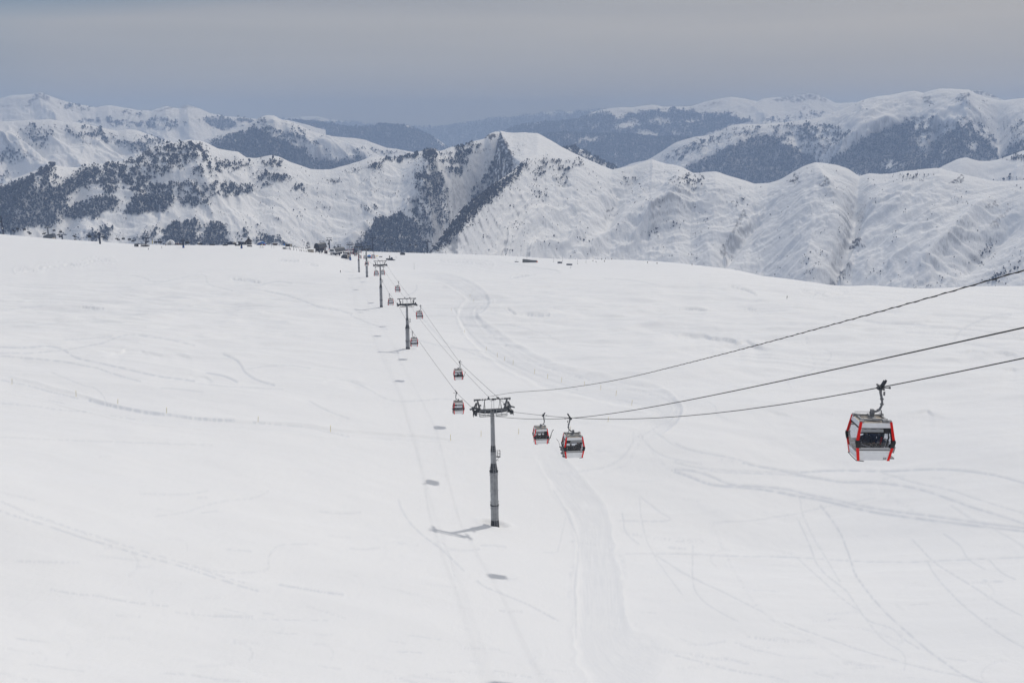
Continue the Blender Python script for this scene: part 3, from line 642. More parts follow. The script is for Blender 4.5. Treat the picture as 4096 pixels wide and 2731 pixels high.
mountain([(2080, 560), (2190, 537), (2252, 531), (2374, 536), (2456, 537), (2533, 539), (2609, 551), (2721, 548), (2790, 562), (2900, 610)],
         9000, 1500, 16, label='dark wooded hill below the far right range', rows=80, amp=60, wl=700, seed=41, small=8,
         forests=[(.97, [(2050, 520), (2950, 520), (2950, 720), (2050, 720)])], clear=[[(2305, 560), (2345, 552), (2390, 552), (2394, 560), (2330, 572), (2306, 573)], [(2418, 537), (2458, 537), (2455, 543), (2420, 544)], [(2262, 550), (2290, 548), (2278, 566)], [(2455, 625), (2475, 620), (2470, 630)], [(2205, 535), (2240, 533), (2236, 539)]], per=109, tree_h=(11, 18), floor=.95, forest_label='dense dark woods on the middle hill')
mountain([(3840, 420), (3887, 363), (3922, 364), (3956, 375), (4002, 395), (4100, 440)], 8200, 900, 26, label='small rocky summit behind the big right mountain', rows=40, amp=40, wl=400, seed=52, small=10,
         rocks=[(.6, [(3880, 355), (3990, 380), (4010, 400), (3900, 380)])], forests=[(.0, [(0, 0), (1, 0), (1, 1)])])
mountain([(2440, 690), (2480, 672), (2533, 652), (2590, 640), (2640, 610), (2700, 572), (2778, 548), (2839, 540), (2885, 524), (2915, 506), (2956, 496), (3017, 499), (3072, 497), (3158, 487), (3244, 478), (3290, 466), (3330, 452), (3388, 429), (3445, 403), (3508, 386), (3560, 380), (3617, 369), (3658, 364), (3692, 372), (3721, 363), (3755, 356), (3807, 356), (3876, 360), (3904, 375), (3950, 392), (4002, 403), (4048, 398), (4096, 394), (4400, 380)],
         [(2440, 6900), (3000, 6600), (4400, 5600)], 2000, 27, label='big snowy mountain with dark forest along its foot at right', rows=230, amp=120, wl=620, seed=63, small=20, skew=.25,
         feats=[([(3640, 468), (3590, 560), (3520, 640), (3480, 700)], 26, -70), ([(3750, 470), (3740, 560), (3690, 650)], 24, -80), ([(3270, 660), (3440, 560), (3600, 480)], 30, 60), ([(3990, 400), (4000, 500), (4010, 620)], 34, -90), ([(3860, 360), (3870, 440), (3930, 520)], 36, 60), ([(3160, 500), (3230, 600), (3270, 650)], 28, -60), ([(3600, 380), (3500, 460), (3400, 540)], 40, 45)],
         forests=[(.95, [(2640, 720), (2760, 660), (2830, 620), (2960, 565), (3050, 530), (3110, 550), (3170, 585), (3230, 610), (3285, 645), (3260, 690), (3072, 750), (2900, 780)]), (.95, [(3290, 660), (3350, 615), (3430, 560), (3510, 520), (3600, 490), (3640, 480), (3660, 530), (3690, 585), (3730, 560), (3800, 520), (3880, 500), (3960, 560), (4000, 640), (3700, 700), (3480, 720)]),
                  (.5, [(3072, 510), (3150, 495), (3350, 500), (3420, 530), (3330, 600), (3270, 640), (3190, 590), (3110, 550)]), (.6, [(3600, 475), (3740, 465), (3760, 500), (3700, 590), (3650, 540)]), (.5, [(3760, 520), (3820, 480), (3900, 470), (3990, 560), (3980, 590), (3900, 510)]), (.9, [(4005, 640), (4030, 585), (4120, 545), (4120, 640)]), (.4, [(4010, 500), (4096, 470), (4096, 560), (4020, 590)]),
                  (.55, [(2640, 640), (2700, 600), (2800, 560), (2960, 520), (2900, 560), (2800, 600), (2700, 650)]), (.4, [(2900, 520), (3060, 505), (3060, 530), (2960, 550)])],
         clear=[[(3520, 660), (3560, 640), (3590, 665), (3560, 678)], [(3870, 565), (3900, 560), (3905, 590), (3880, 600)], [(2720, 640), (2790, 610), (2760, 640)], [(3690, 600), (3700, 560), (3720, 580), (3700, 650)]],
         rocks=[(.6, [(3820, 400), (3845, 370), (3880, 365), (3880, 385), (3850, 410)]), (.45, [(3690, 395), (3720, 390), (3730, 420), (3690, 415)]), (.4, [(3865, 405), (3885, 415), (3880, 435)]), (.25, [(3600, 370), (3660, 364), (3650, 372)])], sparse=.05, per=52, tree_h=(7, 12), floor=.6, forest_label='dark leafless forest along the foot of the big right mountain')
mountain([(760, 610), (827, 555), (893, 532), (944, 517), (995, 496), (1024, 479), (1050, 466), (1065, 461), (1095, 463), (1126, 479), (1146, 480), (1192, 499), (1238, 522), (1289, 537), (1330, 545), (1376, 550), (1422, 553), (1458, 560), (1509, 578), (1544, 591), (1585, 596), (1626, 604), (1700, 616), (1800, 650)],
         6200, 1500, 27, label='pointed snowy peak with a dark forested flank, left of centre', rows=170, amp=110, wl=560, seed=74, small=14, skew=-.55, step=2.5,
         feats=[([(1070, 465), (1130, 520), (1240, 580), (1400, 640)], 26, 50), ([(1100, 500), (1180, 560), (1300, 640)], 22, -45), ([(1240, 525), (1360, 590), (1480, 640)], 26, 35)],
         forests=[(.94, [(780, 620), (850, 560), (900, 545), (990, 520), (1030, 510), (1090, 535), (1160, 570), (1240, 600), (1290, 625), (1340, 640), (1450, 620), (1470, 645), (1380, 680), (1280, 700), (1150, 690), (1000, 680), (850, 640)]), (.7, [(1000, 505), (1050, 475), (1075, 480), (1080, 500), (1110, 520), (1180, 530), (1270, 575), (1330, 620), (1280, 610), (1190, 575), (1100, 545)]), (.4, [(1130, 490), (1220, 520), (1240, 550), (1180, 530)]), (.35, [(1360, 590), (1560, 600), (1640, 610), (1560, 625), (1420, 620)])],
         clear=[[(1110, 500), (1130, 495), (1150, 520), (1090, 515)], [(1225, 605), (1270, 610), (1310, 645), (1250, 630)], [(1215, 575), (1270, 580), (1296, 612), (1240, 600)], [(1040, 500), (1085, 490), (1080, 500), (1050, 515)]], sparse=.02, per=71, tree_h=(9, 15), floor=.7, forest_label='dark leafless forest on the flank of the pointed peak')
mountain([(-300, 490), (0, 486), (61, 485), (133, 480), (204, 479), (255, 488), (306, 490), (367, 502), (434, 517), (474, 524), (505, 518), (541, 520), (587, 535), (638, 555), (689, 568), (740, 600), (800, 660)],
         5400, 1500, 24, label='rounded bright snow mountain at left with clumps of bare trees', rows=170, amp=90, wl=620, seed=85, small=10, skew=-.4, step=2.5,
         feats=[([(0, 540), (60, 580), (130, 620), (185, 660)], 20, 45), ([(70, 520), (130, 570), (180, 640)], 22, -40), ([(260, 490), (330, 560), (420, 600)], 26, 30)],
         forests=[(.5, [(60, 510), (130, 498), (210, 515), (225, 560), (160, 600), (100, 560)]), (.55, [(290, 505), (400, 518), (480, 560), (540, 560), (560, 595), (500, 600), (420, 575), (330, 540)]), (.88, [(495, 575), (560, 558), (605, 592), (590, 620), (540, 612)]), (.85, [(540, 545), (600, 548), (670, 565), (640, 585), (600, 590)]), (.6, [(0, 588), (60, 588), (115, 640), (90, 658), (0, 655)]), (.6, [(0, 690), (70, 690), (40, 705), (0, 725)]), (.5, [(220, 500), (260, 500), (350, 560), (360, 580), (310, 560)])],
         rocks=[(.4, [(320, 560), (370, 570), (365, 585), (330, 575)]), (.35, [(60, 570), (130, 620), (180, 655), (120, 630)])], sparse=.02, per=88, tree_h=(9, 14), floor=.5, forest_label='clumps of bare trees on the rounded left mountain')
mountain([(2220, 610), (2272, 591), (2303, 590), (2334, 601), (2374, 627), (2415, 647), (2471, 675), (2540, 720)], 4300, 500, 30, label='small dark wooded spur behind the sunny ridge', rows=60, amp=30, wl=240, seed=95, small=6, step=2.5,
         forests=[(.8, [(2200, 580), (2560, 580), (2560, 800), (2200, 800)])], per=37, tree_h=(8, 13), floor=.5, forest_label='dark trees on the small spur behind the sunny ridge')
mountain([(3700, 700), (3761, 670), (3807, 647), (3841, 633), (3870, 631), (3893, 638), (3916, 644), (3962, 644), (4002, 636), (4048, 619), (4096, 601), (4400, 540)], 3900, 900, 24, label='smooth snow shoulder at the right edge', rows=110, amp=50, wl=420, seed=104, small=5, step=2.5,
         forests=[(.75, [(4010, 640), (4060, 620), (4120, 610), (4120, 645), (4040, 650)]), (.5, [(3960, 715), (4090, 700), (4090, 720), (3980, 722)])], per=67, tree_h=(8, 12), floor=.4, forest_label='small bare trees on the smooth right shoulder')
mountain([(-300, 800), (-100, 760), (0, 739), (51, 716), (102, 698), (153, 678), (199, 653), (235, 665), (306, 670), (357, 662), (434, 652), (485, 644), (536, 627), (612, 596), (658, 576), (714, 568), (755, 559), (786, 562), (816, 567), (850, 584), (878, 596), (920, 603), (954, 608), (985, 630), (1024, 633), (1085, 621), (1116, 627), (1157, 647), (1197, 660), (1238, 675), (1279, 679), (1320, 678), (1381, 662), (1432, 647), (1483, 629), (1534, 627), (1565, 634), (1601, 632), (1636, 621), (1682, 606), (1713, 597), (1738, 594), (1754, 605), (1779, 598), (1805, 588), (1851, 586), (1891, 565), (1937, 555), (1955, 538), (1973, 529), (1996, 527), (2010, 545), (2048, 556), (2099, 552), (2153, 556), (2191, 575), (2252, 610), (2303, 635), (2354, 660), (2405, 682), (2451, 700), (2600, 780)],
         [(-300, 2700), (600, 3000), (1300, 3200), (2000, 3500), (2600, 3500)], 1250, 28, label='long snowy ridge with patches of bare forest and a sharp summit', rows=330, step=2.5, amp=58, wl=430, seed=116, small=9, skew=-.15, back=.3, jag=2,
         feats=[([(1960, 560), (1900, 680), (1850, 800), (1790, 930), (1720, 1020)], 80, -150), ([(1985, 560), (1990, 620), (1960, 690)], 14, -24), ([(1740, 600), (1720, 700), (1700, 820), (1730, 960)], 50, 55), ([(1670, 760), (1720, 860), (1750, 960)], 16, 26), ([(1640, 800), (1690, 900), (1720, 980)], 12, -18), ([(1760, 680), (1790, 780), (1800, 900)], 14, 22),
                ([(200, 655), (150, 760), (100, 860), (20, 960)], 60, 60), ([(330, 700), (260, 800), (200, 900), (100, 950)], 70, -60), ([(2030, 530), (2200, 590), (2330, 660)], 60, 50), ([(760, 560), (800, 660), (830, 740)], 40, 30),
                ([(1480, 900), (1420, 960), (1380, 1000)], 26, 26), ([(600, 780), (640, 860), (660, 930)], 34, -18)],
         forests=[(.97, [(-60, 790), (0, 752), (100, 712), (150, 700), (140, 760), (230, 740), (300, 700), (380, 672), (420, 690), (350, 735), (300, 770), (262, 800), (258, 850), (230, 900), (112, 908), (60, 940), (0, 940), (-60, 940)]), (.7, [(150, 690), (199, 655), (235, 668), (230, 730), (150, 760)]), (.6, [(300, 672), (430, 655), (500, 645), (560, 660), (480, 740), (420, 760), (340, 760), (300, 730)]), (.55, [(500, 650), (612, 600), (700, 572), (800, 575), (845, 625), (820, 660), (760, 640), (700, 690), (640, 700), (560, 740), (480, 750)]),
                  (.62, [(340, 745), (420, 730), (470, 720), (560, 710), (640, 740), (760, 725), (900, 730), (1024, 738), (1024, 770), (900, 792), (840, 782), (760, 800), (640, 790), (560, 770), (480, 770), (420, 780)]), (.9, [(485, 855), (520, 798), (570, 775), (640, 790), (700, 778), (690, 822), (660, 852), (600, 850), (540, 862)]), (.8, [(690, 792), (850, 784), (830, 822), (740, 832)]), (.88, [(240, 872), (260, 830), (340, 808), (370, 785), (450, 780), (482, 800), (470, 840), (400, 850), (390, 872), (300, 876)]), (.5, [(820, 640), (960, 640), (1020, 660), (960, 690), (880, 680), (830, 720), (760, 700)]),
                  (.8, [(300, 960), (350, 930), (440, 905), (452, 930), (430, 965)]), (.85, [(530, 970), (570, 930), (622, 905), (640, 930), (600, 965)]), (.97, [(635, 985), (648, 920), (690, 888), (740, 884), (792, 880), (800, 930), (788, 985)]), (.97, [(792, 985), (820, 900), (860, 884), (896, 905), (912, 945), (908, 985)]), (.75, [(910, 980), (970, 925), (1004, 912), (985, 945), (950, 980)]), (.7, [(1015, 975), (1050, 930), (1100, 938), (1140, 960), (1155, 985), (1030, 985)]), (.85, [(1370, 692), (1445, 670), (1452, 685), (1390, 702)]), (.85, [(1455, 682), (1500, 648), (1525, 636), (1532, 662), (1480, 688)]), (.85, [(1024, 692), (1110, 696), (1168, 704), (1162, 726), (1100, 728), (1024, 724)]), (.9, [(1168, 748), (1212, 742), (1218, 766), (1174, 768)]), (.7, [(1324, 718), (1348, 712), (1350, 736), (1328, 738)]), (.55, [(1024, 640), (1140, 640), (1130, 668), (1040, 668)]), (.6, [(1048, 730), (1090, 730), (1086, 748), (1048, 742)]), (.5, [(1260, 822), (1300, 815), (1302, 832), (1264, 834)]), (.5, [(1090, 870), (1130, 870), (1120, 885), (1095, 885)]), (.35, [(1440, 830), (1510, 820), (1500, 850), (1450, 850)]),
                  (.84, [(1690, 600), (1740, 596), (1750, 650), (1775, 720), (1792, 800), (1795, 905), (1772, 925), (1720, 850), (1680, 790), (1655, 715), (1680, 660)]), (.75, [(1625, 780), (1660, 795), (1725, 880), (1745, 960), (1700, 940), (1650, 860)]), (.65, [(1530, 632), (1600, 634), (1680, 606), (1705, 602), (1690, 628), (1600, 648), (1540, 652)]), (.6, [(1760, 620), (1860, 595), (1875, 640), (1865, 690), (1840, 715), (1780, 670)]), (.98, [(1395, 1015), (1430, 962), (1480, 910), (1500, 868), (1560, 872), (1590, 838), (1650, 882), (1690, 902), (1705, 960), (1725, 1000), (1690, 1020), (1500, 1020)]), (.72, [(1840, 880), (1880, 790), (1930, 700), (1990, 640), (2045, 600), (2055, 690), (1960, 770), (1880, 840)]), (.45, [(1800, 560), (1900, 570), (1960, 600), (1900, 620), (1830, 610)])],
         rocks=[(.95, [(1930, 556), (1955, 536), (1975, 526), (1984, 552), (1975, 566), (1950, 560)]), (.85, [(1992, 528), (2006, 526), (2046, 600), (2050, 640), (2020, 615), (1998, 570)]), (.45, [(1730, 596), (1752, 600), (1745, 640), (1725, 620)]), (.2, [(1830, 730), (1900, 760), (1880, 830), (1810, 900)])], sparse=.05, per=12, tree_h=(4.6, 8.2), floor=.42, indiv=150, forest_label='dense leafless forest patches on the long snowy ridge')
# the near ridge on the right: its left edge is the dark wooded spur above the ravine
mountain([(1560, 1150), (1640, 1080), (1723, 1009), (1769, 948), (1800, 907), (1830, 858), (1866, 828), (1942, 766), (2010, 712), (2048, 688), (2079, 662), (2114, 632), (2145, 619), (2186, 607), (2201, 611), (2242, 632), (2313, 632), (2354, 652), (2395, 670), (2446, 680), (2482, 672), (2533, 662), (2584, 644), (2609, 637), (2630, 645), (2660, 654), (2711, 662), (2737, 672), (2772, 692), (2824, 689), (2864, 686), (2915, 703), (2966, 718), (3017, 734), (3072, 733), (3118, 719), (3170, 690), (3210, 667), (3261, 650), (3302, 653), (3348, 660), (3393, 676), (3437, 704), (3474, 694), (3514, 696), (3560, 695), (3606, 686), (3658, 681), (3703, 676), (3755, 672), (3795, 683), (3847, 696), (3899, 708), (3950, 720), (3990, 725), (4096, 722), (4400, 710)],
         [(1560, 2050), (1723, 2100), (1850, 2300), (2000, 2600), (2180, 2900), (2600, 3000), (3200, 2800), (4400, 2400)], 1150, 27.5, label='near snowy ridge spanning the right side with wind-carved folds', rows=380, step=2.5, amp=34, wl=330, skew=.85, seed=129, small=8.5, back=.3,
         feats=[([(2048, 705), (1960, 790), (1880, 860), (1830, 930), (1720, 1020)], 34, 32), ([(3440, 700), (3420, 850), (3380, 980), (3320, 1130), (3280, 1180)], 44, -46), ([(3450, 940), (3400, 1040), (3340, 1140)], 16, 24), ([(2590, 645), (2480, 760), (2440, 850), (2420, 940)], 34, -32), ([(2900, 700), (2700, 800), (2540, 880), (2440, 960), (2300, 1040)], 40, 30), ([(3080, 820), (3000, 900), (2930, 1000), (2870, 1070)], 26, -28), ([(3270, 655), (3290, 720), (3330, 760)], 26, 26), ([(3980, 780), (3860, 900), (3760, 1000), (3640, 1120)], 40, 26), ([(4090, 860), (3960, 980), (3840, 1090)], 34, -26), ([(2740, 675), (2700, 760), (2640, 800)], 26, 22), ([(3660, 690), (3560, 780), (3440, 850)], 40, 24)],
         forests=[(.98, [(2055, 690), (2090, 655), (2125, 636), (2110, 665), (2060, 720), (1992, 785), (1900, 861), (1848, 933), (1735, 1015), (1690, 1040), (1723, 1000), (1760, 945), (1800, 895), (1840, 845), (1942, 760)]), (.6, [(2118, 745), (2150, 660), (2188, 622), (2205, 640), (2160, 725)]), (.62, [(2190, 635), (2240, 640), (2335, 636), (2325, 668), (2260, 688), (2215, 690), (2180, 665)]), (.3, [(2200, 700), (2290, 690), (2290, 745), (2220, 750)]), (.3, [(2470, 720), (2560, 700), (2550, 740), (2490, 745)]), (.4, [(2660, 740), (2720, 695), (2810, 695), (2825, 760), (2740, 765)]), (.35, [(2120, 770), (2210, 760), (2190, 795), (2130, 795)]), (.4, [(2180, 945), (2260, 940), (2255, 960), (2190, 960)]), (.45, [(2310, 950), (2420, 945), (2390, 970), (2320, 970)]), (.25, [(2560, 800), (2660, 780), (2640, 820), (2570, 830)]), (.3, [(2920, 800), (2990, 780), (2980, 830), (2930, 830)]), (.3, [(2560, 930), (2680, 870), (2760, 880), (2600, 960)]),
                  (.4, [(3860, 1065), (3960, 965), (4010, 955), (3920, 1070)]), (.6, [(3930, 1130), (4000, 1075), (4050, 1110), (4000, 1145)]), (.35, [(3640, 1150), (3720, 1115), (3800, 1085), (3760, 1140)]), (.2, [(3150, 1110), (3200, 1020), (3280, 980), (3270, 1110)]), (.5, [(2730, 1020), (2790, 1010), (2790, 1035), (2740, 1030)]), (.35, [(4000, 1070), (4096, 1010), (4096, 1080), (4030, 1110)]), (.3, [(3440, 1110), (3520, 1060), (3520, 1090), (3460, 1130)]), (.35, [(3560, 700), (3720, 690), (3700, 720), (3580, 725)]), (.3, [(3150, 730), (3200, 680), (3200, 730), (3160, 745)])],
         rocks=[(.75, [(3395, 992), (3424, 945), (3445, 958), (3438, 985), (3400, 1000)]), (.6, [(3320, 1140), (3382, 1070), (3404, 1045), (3372, 1112), (3340, 1150)]), (.5, [(3158, 728), (3185, 690), (3192, 700), (3180, 735)]), (.5, [(3278, 745), (3300, 700), (3326, 715), (3300, 748)]), (.55, [(3795, 730), (3850, 700), (3860, 715), (3830, 740)]), (.4, [(3940, 830), (3990, 800), (3985, 815), (3950, 835)]), (.5, [(3848, 810), (3866, 800), (3866, 820)]), (.5, [(2425, 850), (2452, 820), (2450, 840), (2432, 856)]), (.5, [(2900, 990), (2912, 970), (2910, 1000)]), (.35, [(2880, 1010), (2975, 830), (2985, 840), (2900, 1030)]), (.3, [(3960, 905), (4050, 820), (4040, 840), (3980, 920)]), (.4, [(3448, 985), (3470, 978), (3466, 992)])], sparse=.06, per=26, tree_h=(4.2, 7), floor=.35, indiv=140, forest_label='bare bushes and trees dotting the near right ridge')

# sunlit slabs that end in a sharp edge along the crests
mountain([(1975, 545), (1990, 530), (2001, 523), (2024, 529), (2048, 532), (2099, 530), (2125, 532), (2153, 535), (2191, 555), (2252, 591), (2303, 616), (2354, 639), (2405, 662), (2451, 679), (2600, 760)], 3440, 420, 13, label='bright sunlit slope right of the sharp summit', rows=150, step=1.5, amp=8, wl=240, seed=141, small=2, back=.5,
         cut=[(2001, 524), (2010, 548), (2022, 575), (2034, 600), (2048, 624), (2085, 652), (2140, 720), (2160, 790)], rocks=[(.9, [(1975, 526), (2001, 526), (2024, 575), (2050, 622), (2060, 660), (2020, 650), (1990, 590)])], forests=[(.30, [(2060, 560), (2090, 560), (2080, 640), (2050, 620)]), (.5, [(1990, 590), (2030, 610), (2070, 650), (2060, 720), (2000, 700)])], per=60, tree_h=(4, 7), floor=.3, crag=1.2, forest_label='few dark trees on the sunlit slope by the summit')

# single bare trees that stand clear of the woods
def lone_tree_mesh(k):
    V, F = TREES[k]; me = bpy.data.meshes.new('bare_tree'); me.from_pydata([tuple(v) for v in V], [], [tuple(map(int, f)) for f in F])
    a = me.attributes.new('tint', 'FLOAT', 'POINT'); a.data.foreach_set('value', np.full(len(V), .12 + .07 * k, np.float32)); me.materials.append(TWIG); return me
_lt = [lone_tree_mesh(k) for k in range(5)]
for k, (p, h) in enumerate(NEAR_TREES):
    o = bpy.data.objects.new('bare_tree', _lt[k % 5]); COL.objects.link(o)
    o.location = (p[0], p[1], p[2] - .05 * h); o.scale = (h, h, h); o.rotation_euler = (0, 0, random.random() * 6.28)
    tag(o, 'small dark bare tree standing apart on the snowy ridge beyond the lifts', 'tree', 'bare trees scattered on the near ridges')

# valley floor out to the horizon
me = bpy.data.meshes.new('valley_floor')
R = 20300; me.from_pydata([(-R, -R, -1150), (R, -R, -1150), (R, R, -1150), (-R, R, -1150)], [], [(0, 1, 2, 3)])
_vf = bpy.data.objects.new('valley_floor', me); COL.objects.link(_vf); me.materials.append(mat('valley_snow', (.7, .72, .76), .9)); tag(_vf, 'hidden snowy valley floor beyond the slope', None, None, 'structure')
# ---------------------------------------------------------------- mesh builder
class MB:
    def __init__(s): s.v = []; s.f = []; s.sm = []
    def add(s, v, f, smooth=False):
        o = len(s.v); s.v += [tuple(p) for p in v]; s.f += [tuple(i + o for i in q) for q in f]; s.sm += [smooth] * len(f); return s
    def box(s, c, d, rz=0.0, rx=0.0, ry=0.0):
        R = Matrix.Rotation(rz, 3, 'Z') @ Matrix.Rotation(ry, 3, 'Y') @ Matrix.Rotation(rx, 3, 'X'); c = Vector(c)
        vs = [c + R @ Vector((x * d[0] / 2, y * d[1] / 2, z * d[2] / 2)) for x in (-1, 1) for y in (-1, 1) for z in (-1, 1)]
        return s.add(vs, [(0, 1, 3, 2), (4, 6, 7, 5), (0, 4, 5, 1), (2, 3, 7, 6), (0, 2, 6, 4), (1, 5, 7, 3)])
    def tube(s, pts, r, n=8, cap=True):
        pts = [Vector(p) for p in pts]; k = len(pts); rs = r if isinstance(r, (list, tuple)) else [r] * k; vs = []; f = []; prev = None
        for i, p in enumerate(pts):
            t = (pts[min(i + 1, k - 1)] - pts[max(i - 1, 0)]).normalized()
            a = prev if prev is not None else (Vector((0, 0, 1)) if abs(t.z) < .9 else Vector((1, 0, 0)))
            u = (a - t * a.dot(t)).normalized(); w = t.cross(u); prev = u
            vs += [p + (u * math.cos(2 * PI * j / n) + w * math.sin(2 * PI * j / n)) * rs[i] for j in range(n)]
        for i in range(k - 1):
            for j in range(n): f.append((i * n + j, i * n + (j + 1) % n, (i + 1) * n + (j + 1) % n, (i + 1) * n + j))
        s.add(vs, f, n > 5)
        if cap: s.add(vs[:n], [tuple(range(n))[::-1]]); s.add(vs[-n:], [tuple(range(n))])
        return s
    def prism(s, poly, axis, a, b):
        """2-D outline pushed along an axis: 'x' outline=(y,z), 'y' outline=(x,z), 'z' outline=(x,y)"""
        def P(q, h): return {'x': (h, q[0], q[1]), 'y': (q[0], h, q[1]), 'z': (q[0], q[1], h)}[axis]
        n = len(poly); vs = [P(q, a) for q in poly] + [P(q, b) for q in poly]
        return s.add(vs, [tuple(range(n))[::-1], tuple(range(n, 2 * n))] + [(i, (i + 1) % n, n + (i + 1) % n, n + i) for i in range(n)])
    def build(s, name, m, parent=None, label=None):
        me = bpy.data.meshes.new(name); me.from_pydata(s.v, [], s.f); me.polygons.foreach_set('use_smooth', s.sm)
        bm = bmesh.new(); bm.from_mesh(me); bmesh.ops.recalc_face_normals(bm, faces=bm.faces); bm.to_mesh(me); bm.free()
        me.materials.append(m); o = bpy.data.objects.new(name, me); COL.objects.link(o)
        if parent is not None: o.parent = parent
        if label: o['label'] = label
        return o

def copy_tree(o, parent=None):
    c = o.copy(); COL.objects.link(c)
    if parent is not None: c.parent = parent
    for ch in o.children: copy_tree(ch, c)
    return c

M_GALV = mat('galvanised_steel', (.34, .35, .365), .6, .15, .35, 1.4, .15)
M_DARKST = mat('dark_steel', (.055, .06, .07), .6, .3, .3, 3)
M_MIDST = mat('mid_grey_steel', (.115, .12, .13), .55, .3, .3, 3)
M_BLACK = mat('black_rubber', (.012, .012, .014), .6, 0, .3, 6)
M_LADDER = mat('bright_zinc', (.42, .43, .45), .5, .4, .2, 6)
M_RED = mat('red_paint', (.80, .012, .008), .5, 0, .12, 5, spec=.25)
M_WHITE = mat('white_shell', (.86, .865, .87), .4, 0, .06, 4)
M_TAN = mat('sandy_roof_deck', (.70, .62, .52), .7, 0, .3, 6)
M_GREYP = mat('grey_trim', (.33, .335, .34), .5, 0, .1, 6)
M_ROPE = mat('wire_rope', (.03, .031, .034), .6, .4, .4, 30)
M_YEL = mat('yellow_pole', (.75, .56, .05), .5)
M_BLUE = mat('blue_paint', (.03, .09, .30), .5, 0, .2, 2)
M_WOOD = mat('brown_wood', (.11, .065, .04), .7, 0, .4, 2)
M_DKWOOD = mat('weathered_dark_timber', (.055, .045, .038), .8, 0, .45, 1.2, .3)
M_SNOWY = mat('roof_snow', (.83, .84, .86), .75, 0, .04, 1)
M_BEIGE = mat('beige_wall', (.40, .36, .29), .7, 0, .2, 1)
M_ORANGE = mat('orange_fabric', (.65, .16, .03), .6)
M_SKYBL = mat('bright_blue_fabric', (.05, .22, .62), .6)
M_WIN = mat('dark_window', (.015, .02, .025), .12)
M_NAVY = mat('navy_steel', (.018, .028, .055), .5, .2)
M_CLADDING = mat('dark_ribbed_cladding', (.075, .08, .085), .45, .3, .25, .8)

def glass_material():
    m = bpy.data.materials.new('tinted_glass'); m.use_nodes = True; nt = m.node_tree
    nt.nodes.remove(nt.nodes['Principled BSDF']); N = nt.nodes.new
    t = N('ShaderNodeBsdfTransparent'); t.inputs[0].default_value = (.88, .89, .91, 1)
    g = N('ShaderNodeBsdfGlossy'); g.inputs['Roughness'].default_value = .03
    mx = N('ShaderNodeMixShader'); lw = N('ShaderNodeLayerWeight'); pw = N('ShaderNodeMath'); pw.operation = 'POWER'; pw.inputs[1].default_value = 4.0; ml = N('ShaderNodeMath'); ml.operation = 'MULTIPLY_ADD'; ml.inputs[1].default_value = .5; ml.inputs[2].default_value = .03
    nt.links.new(lw.outputs['Facing'], pw.inputs[0]); nt.links.new(pw.outputs[0], ml.inputs[0]); nt.links.new(ml.outputs[0], mx.inputs[0])
    nt.links.new(t.outputs[0], mx.inputs[1]); nt.links.new(g.outputs[0], mx.inputs[2]); nt.links.new(mx.outputs[0], nt.nodes['Material Output'].inputs['Surface'])
    return m
M_GLASS = glass_material()

# ---------------------------------------------------------------- people
SKIN = mat('skin', (.42, .25, .18), .6); CLOTH = [mat('black_jacket', (.012, .012, .015), .8), mat('dark_blue_jacket', (.02, .03, .07), .8), mat('dark_red_jacket', (.16, .02, .02), .8), mat('charcoal_trousers', (.02, .02, .022), .85), mat('orange_jacket', (.5, .16, .03), .8)]
STAND = dict(pelvis=(0, 0, .95, .14), spine=(0, .01, 1.18, .14), chest=(0, 0, 1.38, .15), neck=(0, .01, 1.54, .06), head=(0, .03, 1.64, .095), crown=(0, .02, 1.74, .085),
             shoulder=(.19, 0, 1.44, .08), elbow=(.27, -.02, 1.16, .058), wrist=(.29, .10, .93, .04), palm=(.29, .13, .86, .036), hip=(.10, 0, .90, .11), knee=(.12, .05, .50, .075), ankle=(.12, 0, .10, .055), toe=(.14, .16, .05, .045))
SEAT = dict(pelvis=(0, 0, .13, .15), spine=(0, -.02, .36, .15), chest=(0, .02, .56, .16), neck=(0, .05, .70, .065), head=(0, .08, .80, .097), crown=(0, .07, .89, .085),
            shoulder=(.20, .03, .60, .085), elbow=(.29, .12, .34, .06), wrist=(.17, .33, .24, .042), palm=(.13, .38, .23, .038), hip=(.11, .04, .12, .11), knee=(.15, .47, .14, .08), ankle=(.15, .50, -.30, .055), toe=(.15, .66, -.34, .045))

